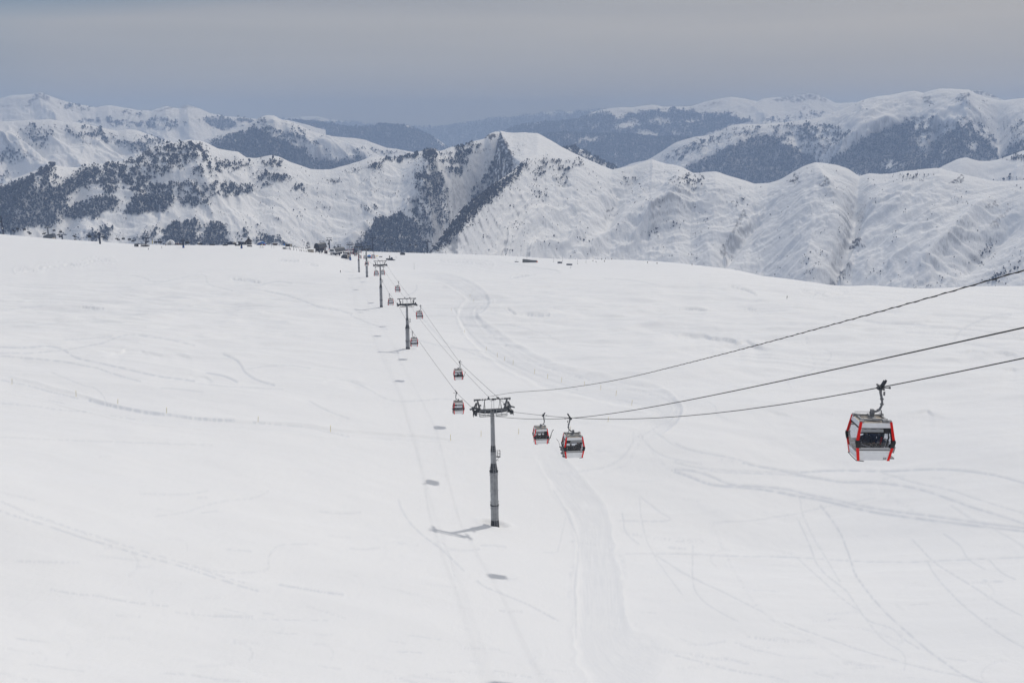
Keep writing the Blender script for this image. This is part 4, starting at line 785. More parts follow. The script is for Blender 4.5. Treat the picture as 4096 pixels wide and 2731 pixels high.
def body_mesh(pose, jacket, name='person'):
    me = bpy.data.meshes.new('tmp'); ids = {}; V = []; R = []; E = []
    def put(k, x, y, z, r): ids[k] = len(V); V.append((x, y, z)); R.append(r)
    for k in ('pelvis', 'spine', 'chest', 'neck', 'head', 'crown'): put(k, *pose[k])
    for sd in (-1, 1):
        for k in ('shoulder', 'elbow', 'wrist', 'palm', 'hip', 'knee', 'ankle', 'toe'): x, y, z, r = pose[k]; put(k + str(sd), x * sd, y, z, r)
    for a, b in (('pelvis', 'spine'), ('spine', 'chest'), ('chest', 'neck'), ('neck', 'head'), ('head', 'crown')): E.append((ids[a], ids[b]))
    for sd in ('-1', '1'):
        for a, b in (('shoulder', 'elbow'), ('elbow', 'wrist'), ('wrist', 'palm'), ('hip', 'knee'), ('knee', 'ankle'), ('ankle', 'toe')): E.append((ids[a + sd], ids[b + sd]))
        E += [(ids['chest'], ids['shoulder' + sd]), (ids['pelvis'], ids['hip' + sd])]
    me.from_pydata(V, E, []); o = bpy.data.objects.new('tmp', me); COL.objects.link(o)
    sk = o.modifiers.new('skin', 'SKIN'); sk.use_smooth_shade = True; sb = o.modifiers.new('sub', 'SUBSURF'); sb.levels = sb.render_levels = 1
    for i, sv in enumerate(me.skin_vertices[0].data): sv.radius = (R[i], R[i]); sv.use_root = (i == 0)
    dg = bpy.context.evaluated_depsgraph_get(); out = bpy.data.meshes.new_from_object(o.evaluated_get(dg)); out.name = name
    bpy.data.objects.remove(o); bpy.data.meshes.remove(me)
    bm = bmesh.new(); bm.from_mesh(out); A = {k: Vector(V[i]) for k, i in ids.items()}
    def finger(p, q, r):
        d = (q - p); t = bmesh.ops.create_cone(bm, cap_ends=True, segments=6, radius1=r, radius2=r * .7, depth=d.length, matrix=Matrix.Translation((p + q) / 2) @ d.to_track_quat('Z', 'Y').to_matrix().to_4x4())
    for sd in (-1, 1):
        w, p = A['wrist' + str(sd)], A['palm' + str(sd)]; d = (p - w).normalized(); side = d.cross(Vector((sd, 0, 0))).normalized()
        if side.length < .1: side = Vector((0, 1, 0))
        for k, (off, ln) in enumerate(((-.028, .075), (-.009, .085), (.010, .08), (.028, .062))): b = p + d * .02 + side * off; finger(b, b + d * ln + Vector((-sd * .025, 0, -.01)), .009)
        b = w + d * .02 - side * .03; finger(b, b + d * .05 - side * .03, .011)
    h = A['head']; f = Vector((0, 1, 0))
    bmesh.ops.create_icosphere(bm, subdivisions=1, radius=.02, matrix=Matrix.Translation(h + f * .092 + Vector((0, 0, .01))))
    for sd in (-1, 1):
        bmesh.ops.create_icosphere(bm, subdivisions=1, radius=.012, matrix=Matrix.Translation(h + Vector((sd * .034, .08, .035))))
        bmesh.ops.create_icosphere(bm, subdivisions=1, radius=.022, matrix=Matrix.Translation(h + Vector((sd * .092, 0, .01))))
    bm.to_mesh(out); bm.free()
    out.materials.clear(); out.materials.append(jacket); out.materials.append(CLOTH[3]); out.materials.append(SKIN)
    for p in out.polygons:
        c = p.center; k = min(A, key=lambda n: (A[n] - c).length)
        p.material_index = 2 if k in ('head', 'crown') or k.startswith('palm') else 1 if k[:-1].rstrip('-') in ('hip', 'knee', 'ankle', 'toe') else 0
        p.use_smooth = True
    return out
BODY_STAND = [body_mesh(STAND, CLOTH[k]) for k in (0, 1, 2, 4)]
BODY_SEAT = [body_mesh(SEAT, CLOTH[k]) for k in (0, 1)]
def hat_mesh():
    bm = bmesh.new(); bmesh.ops.create_uvsphere(bm, u_segments=10, v_segments=7, radius=.125)
    for v in bm.verts: v.co.z = max(v.co.z * 1.05, -.02)
    me = bpy.data.meshes.new('hat'); bm.to_mesh(me); bm.free(); me.materials.append(CLOTH[0]); return me
HAT = hat_mesh()
def person(mesh, loc, rz, label, group=None, hat_z=None, s=1.0):
    o = bpy.data.objects.new('person', mesh); COL.objects.link(o); o.location = loc; o.rotation_euler = (0, 0, rz); o.scale = (s, s, s); tag(o, label, 'person', group)
    if hat_z:
        h = bpy.data.objects.new('hat', HAT); COL.objects.link(h); h.parent = o; h.location = (0, hat_z[0], hat_z[1])
    return o

# ---------------------------------------------------------------- the main gondola line
T1 = Vector((-2.709, 148.87, 0)); T1.z = float(base_z(np.array([T1.x]), np.array([T1.y]))[0])
K_LINE = -.1925
LN = math.hypot(K_LINE, 1); DIR = Vector((K_LINE / LN, 1 / LN, 0)); PER = Vector((1 / LN, -K_LINE / LN, 0)); YAW = math.atan2(PER.y, PER.x)
GA = 2.8                                            # half gauge between the two ropes
def line_pt(px, py, off):
    """a photographed point on the upright plane that holds one rope"""
    a, y, z = ray(px, py); t = (T1.x * PER.x + T1.y * PER.y + off) / (a * PER.x + y * PER.y)
    return Vector((float(a * t), float(y * t), float(z * t)))

def make_head(big, dark):
    """crossarm assembly in its own frame: X across, Y along the line, Z up"""
    parts = []
    steel = M_DARKST; grey = M_MIDST if big else M_DARKST
    b = MB(); b.box((0, 0, 0), (5.1, .42, .42)); b.box((0, 0, -.3), (1.1, .5, .25)); b.prism([(-2.4, -.22), (-.5, -.22), (-.5, -.5)], 'y', -.16, .16); b.prism([(2.4, -.22), (.5, -.22), (.5, -.5)], 'y', -.16, .16)
    parts.append(('crossbeam', b, steel, []))
    t = MB(); t.tube([(-2.75, 0, 1.78), (2.75, 0, 1.78)], .075 if big else .09, 8)
    for sx in (-1, 1):
        t.box((sx * 2.35, 0, 1.78), (1.0, .20, .22)); t.box((sx * 2.84, 0, 1.75), (.07, .3, .36))
        for x in (1.1, 1.55): t.box((sx * x, 0, 1.78), (.07, .24, .30))
        t.box((sx * 2.72, 0, 1.58), (.05, .06, .2))
    parts.append(('lifting_beam', t, grey, []))
    for sx in (-1, 1):
        a = MB(); a.prism([(sx * 1.78, .2), (sx * 2.12, .2), (sx * 2.42, 1.7), (sx * 2.22, 1.7)], 'y', -.14, .14)
        a.box((sx * 1.86, -.05, .9), (.22, .22, .22))
        g = MB()   # swept gusset with two openings, made of strips
        out = [(2.34, 1.32), (2.52, 1.36), (2.66, 1.26), (2.78, .95), (2.98, .58), (3.30, .42)]; inn = [(2.30, 1.15), (2.42, 1.16), (2.47, 1.05), (2.52, .86), (2.66, .62), (2.98, .30)]
        for k in range(5): g.prism([(sx * out[k][0], out[k][1]), (sx * out[k + 1][0], out[k + 1][1]), (sx * inn[k + 1][0], inn[k + 1][1]), (sx * inn[k][0], inn[k][1])], 'y', -.05, .05)
        g.prism([(sx * 2.12, .26), (sx * 2.98, .30), (sx * 2.66, .62), (sx * 2.2, .52)], 'y', -.05, .05); g.prism([(sx * 2.34, 1.16), (sx * 2.46, 1.06), (sx * 2.56, .56), (sx * 2.42, .54)], 'y', -.05, .05)
        g.box((sx * 3.30, 0, .37), (.5, .30, .17), 0, 0, sx * .32)
        parts.append(('lifting_arm', a, grey, [('gusset', g, grey)] if big else []))
        c = MB()   # catwalk: floor grid and rail in front of the beam
        x0, x1 = sx * .45, sx * 2.15
        for y in (-.35, -1.15): c.tube([(x0, y, -.62), (x1, y, -.62)], .045, 6)
        for k in range(9): x = x0 + (x1 - x0) * k / 8; c.tube([(x, -.35, -.62), (x, -1.15, -.62)], .022, 5)
        parts.append(('catwalk', c, steel, []))
        rl = MB()
        for z in (.36, -.1): rl.tube([(x0, -1.15, z), (x1, -1.15, z)], .028, 6)
        for x in (x0, (x0 + x1) / 2, x1): rl.tube([(x, -1.15, -.62), (x, -1.15, .36)], .03, 6); rl.tube([(x, -1.15, -.62), (x, -.2, -.25)], .022, 5)
        rl.tube([(x0, -1.15, .36), (x0, -.3, .36)], .026, 6)
        parts[-1][3].append(('railing', rl, M_LADDER if big else M_MIDST))
        s = MB(); x = sx * GA
        s.box((x - sx * .14, 0, -.26), (.10, 3.1, .20)); s.box((x + sx * .12, 0, -.26), (.07, 3.1, .14)); s.box((x - sx * .25, 0, -.15), (.35, .5, .5)); s.box((x + sx * .20, -.2, -.05), (.12, 2.4, .12))
        for y in (-1.5, 1.5): s.box((x + sx * .04, y, .02), (.34, .14, .5))
        for y in (-1.15, -.6): s.box((x + sx * .30, y, -.25), (.08, .08, .7))
        wh = []
        for k in range(6):
            y = -1.25 + k * .5; q = MB(); q.tube([(x - .06, y, -.22), (x + .06, y, -.22)], .19, 14); q.tube([(x - .1, y, -.22), (x + .1, y, -.22)], .05, 8); wh.append(('wheel', q, M_BLACK))
        parts.append(('sheave_train', s, steel, wh if big else []))
        st = MB(); st.tube([(sx * 1.22, 0, 1.76), (sx * 1.38, -.35, .3)], .04, 6); st.tube([(sx * 1.22, 0, 1.76), (sx * 1.08, .3, .2)], .035, 6); st.tube([(sx * 1.32, -.22, .95), (sx * 1.38, -.35, .3)], .06, 6)
        parts.append(('stay_rod', st, steel, []))
    br = MB(); br.prism([(-.78, 1.84), (-.38, 1.84), (-.53, 2.22), (-.62, 2.22)], 'y', -.09, -.03); br.prism([(-.78, 1.84), (-.38, 1.84), (-.53, 2.22), (-.62, 2.22)], 'y', .03, .09); br.tube([(-.58, -.12, 2.2), (-.58, .12, 2.2)], .07, 8)
    parts.append(('cable_bracket', br, grey, []))
    bx = MB(); bx.box((.12, -.1, 1.8), (.34, .22, .24)); bx.box((.85, -.08, 2.02), (.40, .16, .16), 0, 0, .18); bx.box((.80, 0, 1.9), (.08, .1, .2)); bx.box((.45, -.1, 1.8), (.22, .2, .2))
    for k in range(3): bx.tube([(-.45 + .25 * k, -.1, 1.74), (-.3 + .25 * k, -.14, 1.56), (-.1 + .25 * k, -.12, 1.58), (0.1 + .2 * k, -.1, 1.74)], .016, 5)
    parts.append(('sensor_box', bx, M_BLACK, []))
    ld = MB()
    for sx in (-1, 1): ld.tube([(sx * .2, -.42, -.7), (sx * .2, -.3, 1.7)], .022, 6)
    for k in range(9): z = -.6 + k * .28; ld.tube([(-.2, -.40 + .05 * (z + .6), z), (.2, -.40 + .05 * (z + .6), z)], .016, 5)
    parts.append(('ladder', ld, M_LADDER, []))
    return [(n, mb.build(n, m), [(k, q.build(k, mm)) for k, q, mm in sub]) for n, mb, m, sub in parts]

def hang_parts(root, protos, z, x=0.0, first=False):
    for n, o, subs in protos:
        p = o if first else o.copy()
        if not first: COL.objects.link(p)
        p.parent = root; p.location = (x, 0, z)
        for _, q in subs:
            c = q if first else q.copy()
            if not first: COL.objects.link(c)
            c.parent = p

def add_pole(root, h, lean, detail=True, w=1.0):
    F = [0, .042, .172, .47, .545, .645, .70, 1.0]; R = [.70, .625, .625, .615, .45, .44, .355, .31]
    X = lambda f: lean * f
    def seg(f0, f1, r0, r1): return MB().tube([(X(f0), 0, h * f0 - (.8 if f0 == 0 else 0)), (X(f1), 0, h * f1 - (.2 if f1 == 1 else 0))], [r0 * w, r1 * w], 24)
    pole = seg(F[1], F[3], .625, .615); s2 = seg(F[4], F[5], .45, .44); s3 = seg(F[6], 1, .355, .31); pole.add(s2.v, s2.f, True); pole.add(s3.v, s3.f, True)
    lg = pole if detail else MB()
    for f in (.145, .20, .205, .30, .44, .455, .50, .16):
        for a in range(0, 360, 45): lg.box((X(f) + .66 * w * math.cos(math.radians(a)), .66 * w * math.sin(math.radians(a)), h * f), (.09, .09, .07), math.radians(a))
    for f in (.27, .33, .36, .56, .60, .63, .73, .82, .88):
        rr = np.interp(f, F, R) * w; lg.box((X(f), -rr - .02, h * f), (.2, .08, .08)); lg.box((X(f) + .16, -rr, h * f + .12), (.08, .08, .06))
    p = pole.build('pole', M_GALV, root)
    seg(0, F[1], .72, .63).build('foot', M_DARKST, p)
    for q in (seg(F[3], F[4], .61, .45), seg(F[5], F[6], .44, .355)): q.build('dark_collar', M_DARKST, p)
    for f in (.175, .473): MB().tube([(X(f), 0, h * f - .09), (X(f), 0, h * f - .02), (X(f), 0, h * f), (X(f), 0, h * f + .02), (X(f), 0, h * f + .09)], [.70 * w, .70 * w, .66 * w, .70 * w, .70 * w], 24).build('flange', M_DARKST, p)
    if not detail: return
    l = MB(); off = lambda z: -(np.interp(z / h, F, R) * w + .13)
    zs = np.linspace(-.3, h - .5, 60)
    for sx in (-1, 1): l.tube([(X(z / h) + sx * .19, off(z), z) for z in zs], .022, 5)
    for z in np.arange(0, h - .5, .3): l.tube([(X(z / h) - .19, off(z), z), (X(z / h) + .19, off(z), z)], .015, 4)
    l.build('ladder', M_LADDER, root)
    b = MB(); z0 = h * .565; x0 = X(.58) + .45 * w
    b.box((x0 + .3, -.1, z0 + .62), (.6, .55, .06)); b.tube([(x0, -.1, z0 + .05), (x0 + .55, -.1, z0 + .6)], .03, 6); b.tube([(x0, -.1, z0), (x0 + .4, -.1, z0)], .03, 6)
    for y in (-.36, .16):
        for x in (.15, .58): b.tube([(x0 + x, y, z0 + .62), (x0 + x, y, z0 + 1.65)], .025, 6)
        for z in (1.15, 1.65): b.tube([(x0 + .15, y, z0 + z), (x0 + .58, y, z0 + z)], .022, 6)
    for z in (1.15, 1.65): b.tube([(x0 + .58, -.36, z0 + z), (x0 + .58, .16, z0 + z)], .022, 6)
    b.build('rest_platform', M_MIDST, root)

TOWERS = []
def on_line(Y):
    x = -2.709 + K_LINE * (Y - 148.87); return Vector((x, Y, float(base_z(np.array([x]), np.array([Y]))[0])))
HEADS_BIG = make_head(True, True); HEADS = make_head(False, True)
tower_px = [((1980, 2095), (1969, 1640), 'tall grey gondola tower nearest the viewer, with ladder and wide crossarm'),
            ((1634, 1394), (1636.5, 1217), 'grey gondola tower second from the viewer, beside the curved piste'),
            ((1528, 1228), (1525.5, 1060), 'grey gondola tower third from the viewer, standing clear on the slope'),
            ((1468, 1106), (1468, 997), 'fourth gondola tower, partly behind a hanging cabin'),
            ((1428, 1088), (1426, 987), 'fifth gondola tower, close to the lift station'),
            ((1400, 1040), (1398.6, 978.5), 'farthest gondola tower, with a blue base beside the half dome')]
used_big = used_small = True
for k, (b_, h_, lab) in enumerate(tower_px):
    base = on_line((148.87, 304.46, 438.66, 570.11, 690.04, 890.0)[k])
    # keep every tower on the line
    dcl = (base.x - T1.x) * PER.x + (base.y - T1.y) * PER.y
    base = Vector((base.x - dcl * PER.x, base.y - dcl * PER.y, base.z)); base.z = float(base_z(np.array([base.x]), np.array([base.y]))[0])
    a, y, z = ray(*h_); hz = z / y * base.y; h = float(hz - base.z); lean = float(a / y * base.y - base.x) if k == 0 else 0.0
    r = empty('gondola_tower', base, YAW, lab, 'lift tower', 'towers of the gondola line')
    hang_parts(r, HEADS_BIG if k == 0 else HEADS, h, lean, first=(k in (0, 1)))
    add_pole(r, h, lean, k < 3, 1.0)
    if k == 5: MB().tube([(0, 0, -1.5), (0, 0, 2.6)], [.95, .85], 16).build('blue_base', M_BLUE, r)
    TOWERS.append((base, h, base + PER * lean + Vector((0, 0, h))))
    print('TOWER', k, base, 'h', h)

# ---------------------------------------------------------------- cabins
ZT, ZB, ZM = -1.72, -3.74, -2.72
def hx(z, a=(.80, .985, .80)): return float(np.interp(z, [ZB, ZM, ZT], [a[2], a[1], a[0]]))
def hy(z): return hx(z, (.71, .87, .71))
CXO = -.33          # the cabin hangs a little to the inside of its grip
def face_pt(face, s, z, off=0.0):
    X, Y = hx(z) + off, hy(z) + off
    return {'f': (CXO + s * X, -Y, z), 'b': (CXO + s * X, Y, z), 'o': (CXO + X, s * Y, z), 'i': (CXO - X, s * Y, z)}[face]
def panel(mb, face, s0, s1, z0, z1, off=0.0, th=.03):
    zs = [z0, z1] if not (z0 < ZM < z1) else [z0, ZM, z1]
    for za, zb in zip(zs, zs[1:]):
        o = [face_pt(face, s0, za, off), face_pt(face, s1, za, off), face_pt(face, s1, zb, off), face_pt(face, s0, zb, off)]
        n = [face_pt(face, s0, za, off - th), face_pt(face, s1, za, off - th), face_pt(face, s1, zb, off - th), face_pt(face, s0, zb, off - th)]
        mb.add(o + n, [(0, 1, 2, 3), (7, 6, 5, 4), (0, 4, 5, 1), (1, 5, 6, 2), (2, 6, 7, 3), (3, 7, 4, 0)])
    return mb
def zf(f): return ZT + (ZB - ZT) * f

def make_cabin():
    root = empty('gondola_cabin')
    sh = MB(); rim = MB()
    for f in 'fb':
        panel(sh, f, -.92, .92, ZB, zf(.725), .0, .04)
        for q in (.79, .86, .92): panel(sh, f, -.88, .88, zf(q + .012), zf(q), .012, .02)
        panel(rim, f, -.92, .92, zf(.125), zf(.0), .0, .05)
    for f in 'io':
        panel(sh, f, -.92, .92, ZB, zf(.80), .0, .04); panel(sh, f, -.88, .88, zf(.90), zf(.888), .012, .02)
        panel(rim, f, -.92, .92, zf(.11), zf(.0), .0, .05)
    sh.box((CXO, 0, ZB + .04), (1.56, 1.38, .08))
    shell = sh.build('shell', M_WHITE, root); rim.build('roof_rim', M_WHITE, root)
    for f in 'fb':
        fr = MB(); panel(fr, f, -.90, .90, zf(.265), zf(.235), .004, .04); panel(fr, f, -.90, .90, zf(.145), zf(.128), .004, .04); panel(fr, f, -.90, .90, zf(.725), zf(.705), .006, .04)
        panel(fr, f, .45, .90, zf(.235), zf(.145), .002, .04); panel(fr, f, .84, .90, zf(.705), zf(.265), .002, .03); fr.build('window_frame', M_BLACK, root)
    for f in 'io': panel(MB(), f, -.9, .9, zf(.15), zf(.11), .004, .04).build('window_frame', M_BLACK, root)
    for f in 'fb': panel(MB(), f, -.86, .44, zf(.228), zf(.152), .006, .03).build('vent_strip', M_GREYP, root)
    for f in 'fb': panel(MB(), f, -.88, .88, zf(.705), zf(.635), .006, .05).build('grey_strip', mat('grey_rail', (.40, .405, .41), .5) if 'grey_rail' not in bpy.data.materials else bpy.data.materials['grey_rail'], root)
    for f, z0, z1 in (('f', .635, .265), ('b', .635, .265), ('i', .80, .15)):
        panel(MB(), f, -.9, .9, zf(z0), zf(z1), -.012, .012).build('window', M_GLASS, root)
    d = MB(); panel(d, 'o', -.06, .06, zf(.80), zf(.15), .012, .05); panel(d, 'o', -.86, -.76, zf(.8), zf(.15), .012, .05); panel(d, 'o', .76, .86, zf(.8), zf(.15), .012, .05)
    door = d.build('door', M_BLACK, root)
    for a, b in ((-.76, -.06), (.06, .76)): panel(MB(), 'o', a, b, zf(.80), zf(.15), -.012, .012).build('window', M_GLASS, door)
    for sx in (-1, 1):
        for sy in (-1, 1):
            p = MB()
            for za, zb in ((ZB - .02, zf(.60)), (zf(.44), ZT + .06)):
                zs = [za] + ([ZM] if za < ZM < zb else []) + [zb]
                for z0, z1 in zip(zs, zs[1:]):
                    def q(z, o):
                        X, Y = hx(min(z, ZT)), hy(min(z, ZT)); return [(CXO + sx * (X + o), sy * (Y + o), z), (CXO + sx * (X * .885), sy * (Y + o), z), (CXO + sx * (X * .885), sy * (Y * .91), z), (CXO + sx * (X + o), sy * (Y * .91), z)]
                    A, B = q(z0, .028), q(z1, .028); p.add(A + B, [(0, 1, 2, 3), (7, 6, 5, 4), (0, 4, 5, 1), (1, 5, 6, 2), (2, 6, 7, 3), (3, 7, 4, 0)])
            post = p.build('corner_post', M_RED, root)
            k = MB(); z0, z1 = zf(.645), zf(.44)
            for a, b in ((z0, ZM), (ZM, z1)):
                def q2(z, o): X, Y = hx(z), hy(z); return [(CXO + sx * (X + o), sy * (Y + o), z), (CXO + sx * (X * .80), sy * (Y + o), z), (CXO + sx * (X * .80), sy * (Y * .94), z), (CXO + sx * (X + o), sy * (Y * .90), z)]
                A, B = q2(a, .045), q2(b, .045); k.add(A + B, [(0, 1, 2, 3), (7, 6, 5, 4), (0, 4, 5, 1), (1, 5, 6, 2), (2, 6, 7, 3), (3, 7, 4, 0)])
            k.build('bumper_pad', M_BLACK, post)
            c = MB(); c.prism([(CXO + sx * .80, sy * .72), (CXO + sx * .64, sy * .72), (CXO + sx * .64, sy * .58), (CXO + sx * .80, sy * .52)], 'z', ZT + .0, ZT + .13); c.build('corner_cap', M_GREYP, root)
    rf = MB(); rf.box((CXO, 0, ZT - .02), (1.56, 1.38, .06)); roof = rf.build('roof', M_TAN, root)
    fl = MB()
    for y in (-.42, .42): fl.box((CXO, y, ZT + .10), (1.35, .09, .10))
    for x in (-.62, .62): fl.box((CXO + x, 0, ZT + .08), (.08, 1.3, .08))
    fl.box((CXO, 0, ZT + .12), (.2, 1.0, .12)); fl.box((CXO - .1, -.2, ZT + .05), (.8, .2, .06)); fl.box((CXO + .48, -.55, ZT + .09), (.22, .16, .12)); fl.box((CXO - .55, .4, ZT + .1), (.2, .2, .14))
    fl.tube([(CXO - .7, -.72, ZT + .16), (CXO - .5, -.3, ZT + .2), (CXO, -.25, ZT + .14), (CXO + .4, -.45, ZT + .1)], .015, 5); fl.tube([(CXO - .68, .7, ZT + .2), (CXO + .68, .7, ZT + .2)], .014, 5)
    fl.build('roof_frame', M_GREYP, roof)
    b = MB()
    for sy in (-1, 1):
        b.box((CXO, sy * .48, ZB + .42), (1.45, .40, .09)); b.box((CXO, sy * .52, ZB + .22), (1.4, .28, .32))
    b.build('bench', M_BLACK, root)
    h = MB(); h.tube([(0, 0, -.05), (.03, 0, -.3), (.10, 0, -.55), (.15, 0, -.80), (.13, 0, -1.0), (.05, 0, -1.18), (-.10, 0, -1.29), (-.27, 0, -1.33)], [.085, .07, .062, .058, .058, .062, .062, .06], 10)
    h.box((CXO, 0, -1.42), (.17, .2, .46)); h.tube([(CXO - .12, 0, -1.36), (CXO + .12, 0, -1.36)], .07, 10)
    for z, x in ((-.62, .12), (-.9, .145), (-1.22, .0)): h.tube([(x, 0, z - .03), (x, 0, z + .03)], .1, 10)
    h.box((.22, 0, -.33), (.07, .1, .2)); h.tube([(.13, -.02, -1.22), (.17, -.02, -1.62)], .03, 6)
    hang = h.build('hanger', mat('hanger_grey', (.19, .195, .205), .5, .2, .3, 6), root)
    g = MB(); g.box((0, 0, 0), (.17, .5, .15)); g.box((0, .38, .02), (.08, .34, .07)); g.box((0, -.38, .02), (.08, .34, .07)); g.box((.10, -.1, .22), (.13, .2, .34), 0, 0, .5); g.tube([(.16, -.1, .3), (.24, -.1, .42)], .06, 8); g.tube([(.08, 0, -.02), (.46, 0, -.02)], .03, 8); g.box((.48, 0, -.02), (.08, .09, .1)); g.tube([(-.12, -.12, -.05), (-.12, .12, -.05)], .07, 8)
    g.build('grip', M_DARKST, hang)
    r = MB()
    for y in (-.45, .45):
        x = CXO + hx(zf(.80)) + .12; r.box((x, y, zf(.72)), (.22, .40, .34), 0, 0, .22); r.box((x - .02, y, zf(.955)), (.24, .48, .06))
        r.tube([(x - .15, y - .2, zf(.86)), (x + .1, y - .2, zf(.95))], .02, 5); r.tube([(x - .02, y + .15, zf(.62)), (x + .16, y + .1, zf(.64))], .025, 5)
    r.build('ski_rack', M_GREYP, root)
    u = MB()
    for sy in (-1, 1): u.tube([(CXO - .86, sy * .69, ZB - .02), (CXO - .5, sy * .78, ZB - .03)], .025, 6)
    u.tube([(CXO - .86, -.69, ZB - .02), (CXO - .88, 0, ZB - .02), (CXO - .86, .69, ZB - .02)], .022, 6); u.tube([(CXO + .86, -.69, ZB - .02), (CXO + .88, 0, ZB - .02), (CXO + .86, .69, ZB - .02)], .022, 6)
    u.build('floor_bumper', M_MIDST, root)
    return root

CAB = make_cabin()
GRIPS_R, GRIPS_L = [], []
CABS = [  # grip pixel, side (+1 right rope), label
    (3522, 1549, 1, 'largest red and white gondola cabin at right, numbered 50, two people inside'),
    (2280, 1672, -1, 'red and white gondola cabin with skis racked on its left side'),
    (2173, 1661, 1, 'gondola cabin just right of the nearest tower, skis on its right, three people inside'),
    (1826, 1570, -1, 'empty gondola cabin just left of the nearest tower'),
    (1838, 1448, 1, 'gondola cabin above and left of the nearest tower, skis on its right'),
    (1651, 1328, -1, 'gondola cabin hanging in front of the foot of the second tower'),
    (1681, 1224, 1, 'gondola cabin right of the second tower crossarm'),
    (1558.5, 1177, -1, 'gondola cabin between the second and third towers on the left rope'),
    (1593, 1128, 1, 'gondola cabin between the second and third towers on the right rope'),
    (1501.5, 1069, -1, 'small gondola cabin just left of the third tower'),
    (1533, 1068, 1, 'small gondola cabin half behind the third tower pole'),
    (1464, 1034, -1, 'small gondola cabin in front of the fourth tower pole'),
    (1494.7, 1007.5, 1, 'small gondola cabin right of the fourth tower, before the blue kiosk'),
    (1437, 1010.5, -1, 'small gondola cabin between the fourth and fifth towers, lower one'),
    (1461.5, 1013, 1, 'small gondola cabin half hidden by the fourth tower pole'),
    (1441.5, 992, 1, 'small gondola cabin between the fourth and fifth towers, upper one'),
    (1420, 1003, -1, 'small gondola cabin just left of the fifth tower pole'),
    (1410, 987, 1, 'small gondola cabin right of the farthest tower, upper one'),
    (1404.5, 999, -1, 'small gondola cabin right of the farthest tower, lower one'),
    (1388, 988.5, -1, 'small gondola cabin left of the farthest tower crossarm')]
dist_fix = {12: 547, 13: 598, 14: 631, 15: 715, 16: 683, 17: 800, 18: 768, 19: 853}
CABIN_AT = []; TWIST = []
for k, (px, py, sd, lab) in enumerate(CABS):
    if k in dist_fix:
        Y = dist_fix[k]; a, y, z = ray(px, py); p = Vector((float(a / y * Y), Y, float(z / y * Y)))
    else: p = line_pt(px, py, sd * GA)
    c = CAB if k == 0 else copy_tree(CAB)
    c.location = p; tw = {0: -.21, 1: -.08, 2: -.08}.get(k, -.05); c.rotation_euler = (0, 0, YAW + tw + (0 if sd > 0 else PI)); TWIST.append(tw); tag(c, lab, 'gondola', 'red and white gondola cabins')
    if k < 14 and k not in (12, 13): (GRIPS_R if sd > 0 else GRIPS_L).append(p)
    CABIN_AT.append((p, sd)); print('CAB', k, p)

# number on the nearest cabin
fc = bpy.data.curves.new('number', 'FONT'); fc.body = '50'; fc.size = .17; fc.extrude = .004; fc.align_x = 'RIGHT'
fo = bpy.data.objects.new('tmp', fc); COL.objects.link(fo)
me = bpy.data.meshes.new_from_object(fo.evaluated_get(bpy.context.evaluated_depsgraph_get())); bpy.data.objects.remove(fo)
no = bpy.data.objects.new('cabin_number', me); COL.objects.link(no); me.materials.clear(); me.materials.append(M_BLACK); no.parent = CAB
zn = ZB + .05; sl = math.atan2(hy(ZM) - hy(ZB), ZM - ZB); no.location = (CXO + .66, -(hy(zn) + .016), zn); no.rotation_euler = (PI / 2 + sl, 0, 0)

def ride(k, x, y, rz, lab, b=0, s=1.0, hat=True):
    p, sd = CABIN_AT[k]; A = YAW + TWIST[k] + (0 if sd > 0 else PI); off = Matrix.Rotation(A, 3, 'Z') @ Vector((CXO + x, y, ZB + .50))
    person(BODY_SEAT[b], p + off, A + rz, lab, 'people riding in the cabins', (.075, .865) if hat else None, s)
ride(0, -.40, -.44, .0, 'person in black jacket with a grey stripe seated at left in the largest cabin', 0, 1.12, True)
ride(0, .30, .40, PI - .5, 'person in dark cap seated at right in the largest cabin', 1, 1.05)
ride(1, .30, .52, PI, 'small person seated in the cabin with skis on its left', 0, .85); ride(1, -.40, .50, PI, 'tall person leaning at the right window of the cabin with left-hand skis', 0, 1.12)
ride(2, -.52, -.5, 0, 'leftmost of three dark figures in the cabin right of the nearest tower', 0, 1.02); ride(2, .06, -.5, 0, 'middle one of three dark figures in the cabin right of the nearest tower', 0, 1.02); ride(2, .60, .1, PI / 2, 'rightmost of three dark figures in the cabin right of the nearest tower', 0, 1.0)
ride(4, -.05, -.5, 0, 'left of two dark figures in the cabin above the nearest tower', 0, 1.05); ride(4, .5, -.45, .4, 'right of two dark figures in the cabin above the nearest tower', 1, .95)
# light stripe on the sleeve of the first rider
st = MB(); st.prism([(-.30, .30), (.20, .16), (.21, .21), (-.29, .35)], 'y', -.185, -.165)
rider = [o for o in COL.objects if o.name.startswith('person') and 'grey stripe' in o.get('label', '')][0]
st.build('jacket_stripe', M_GREYP, rider)

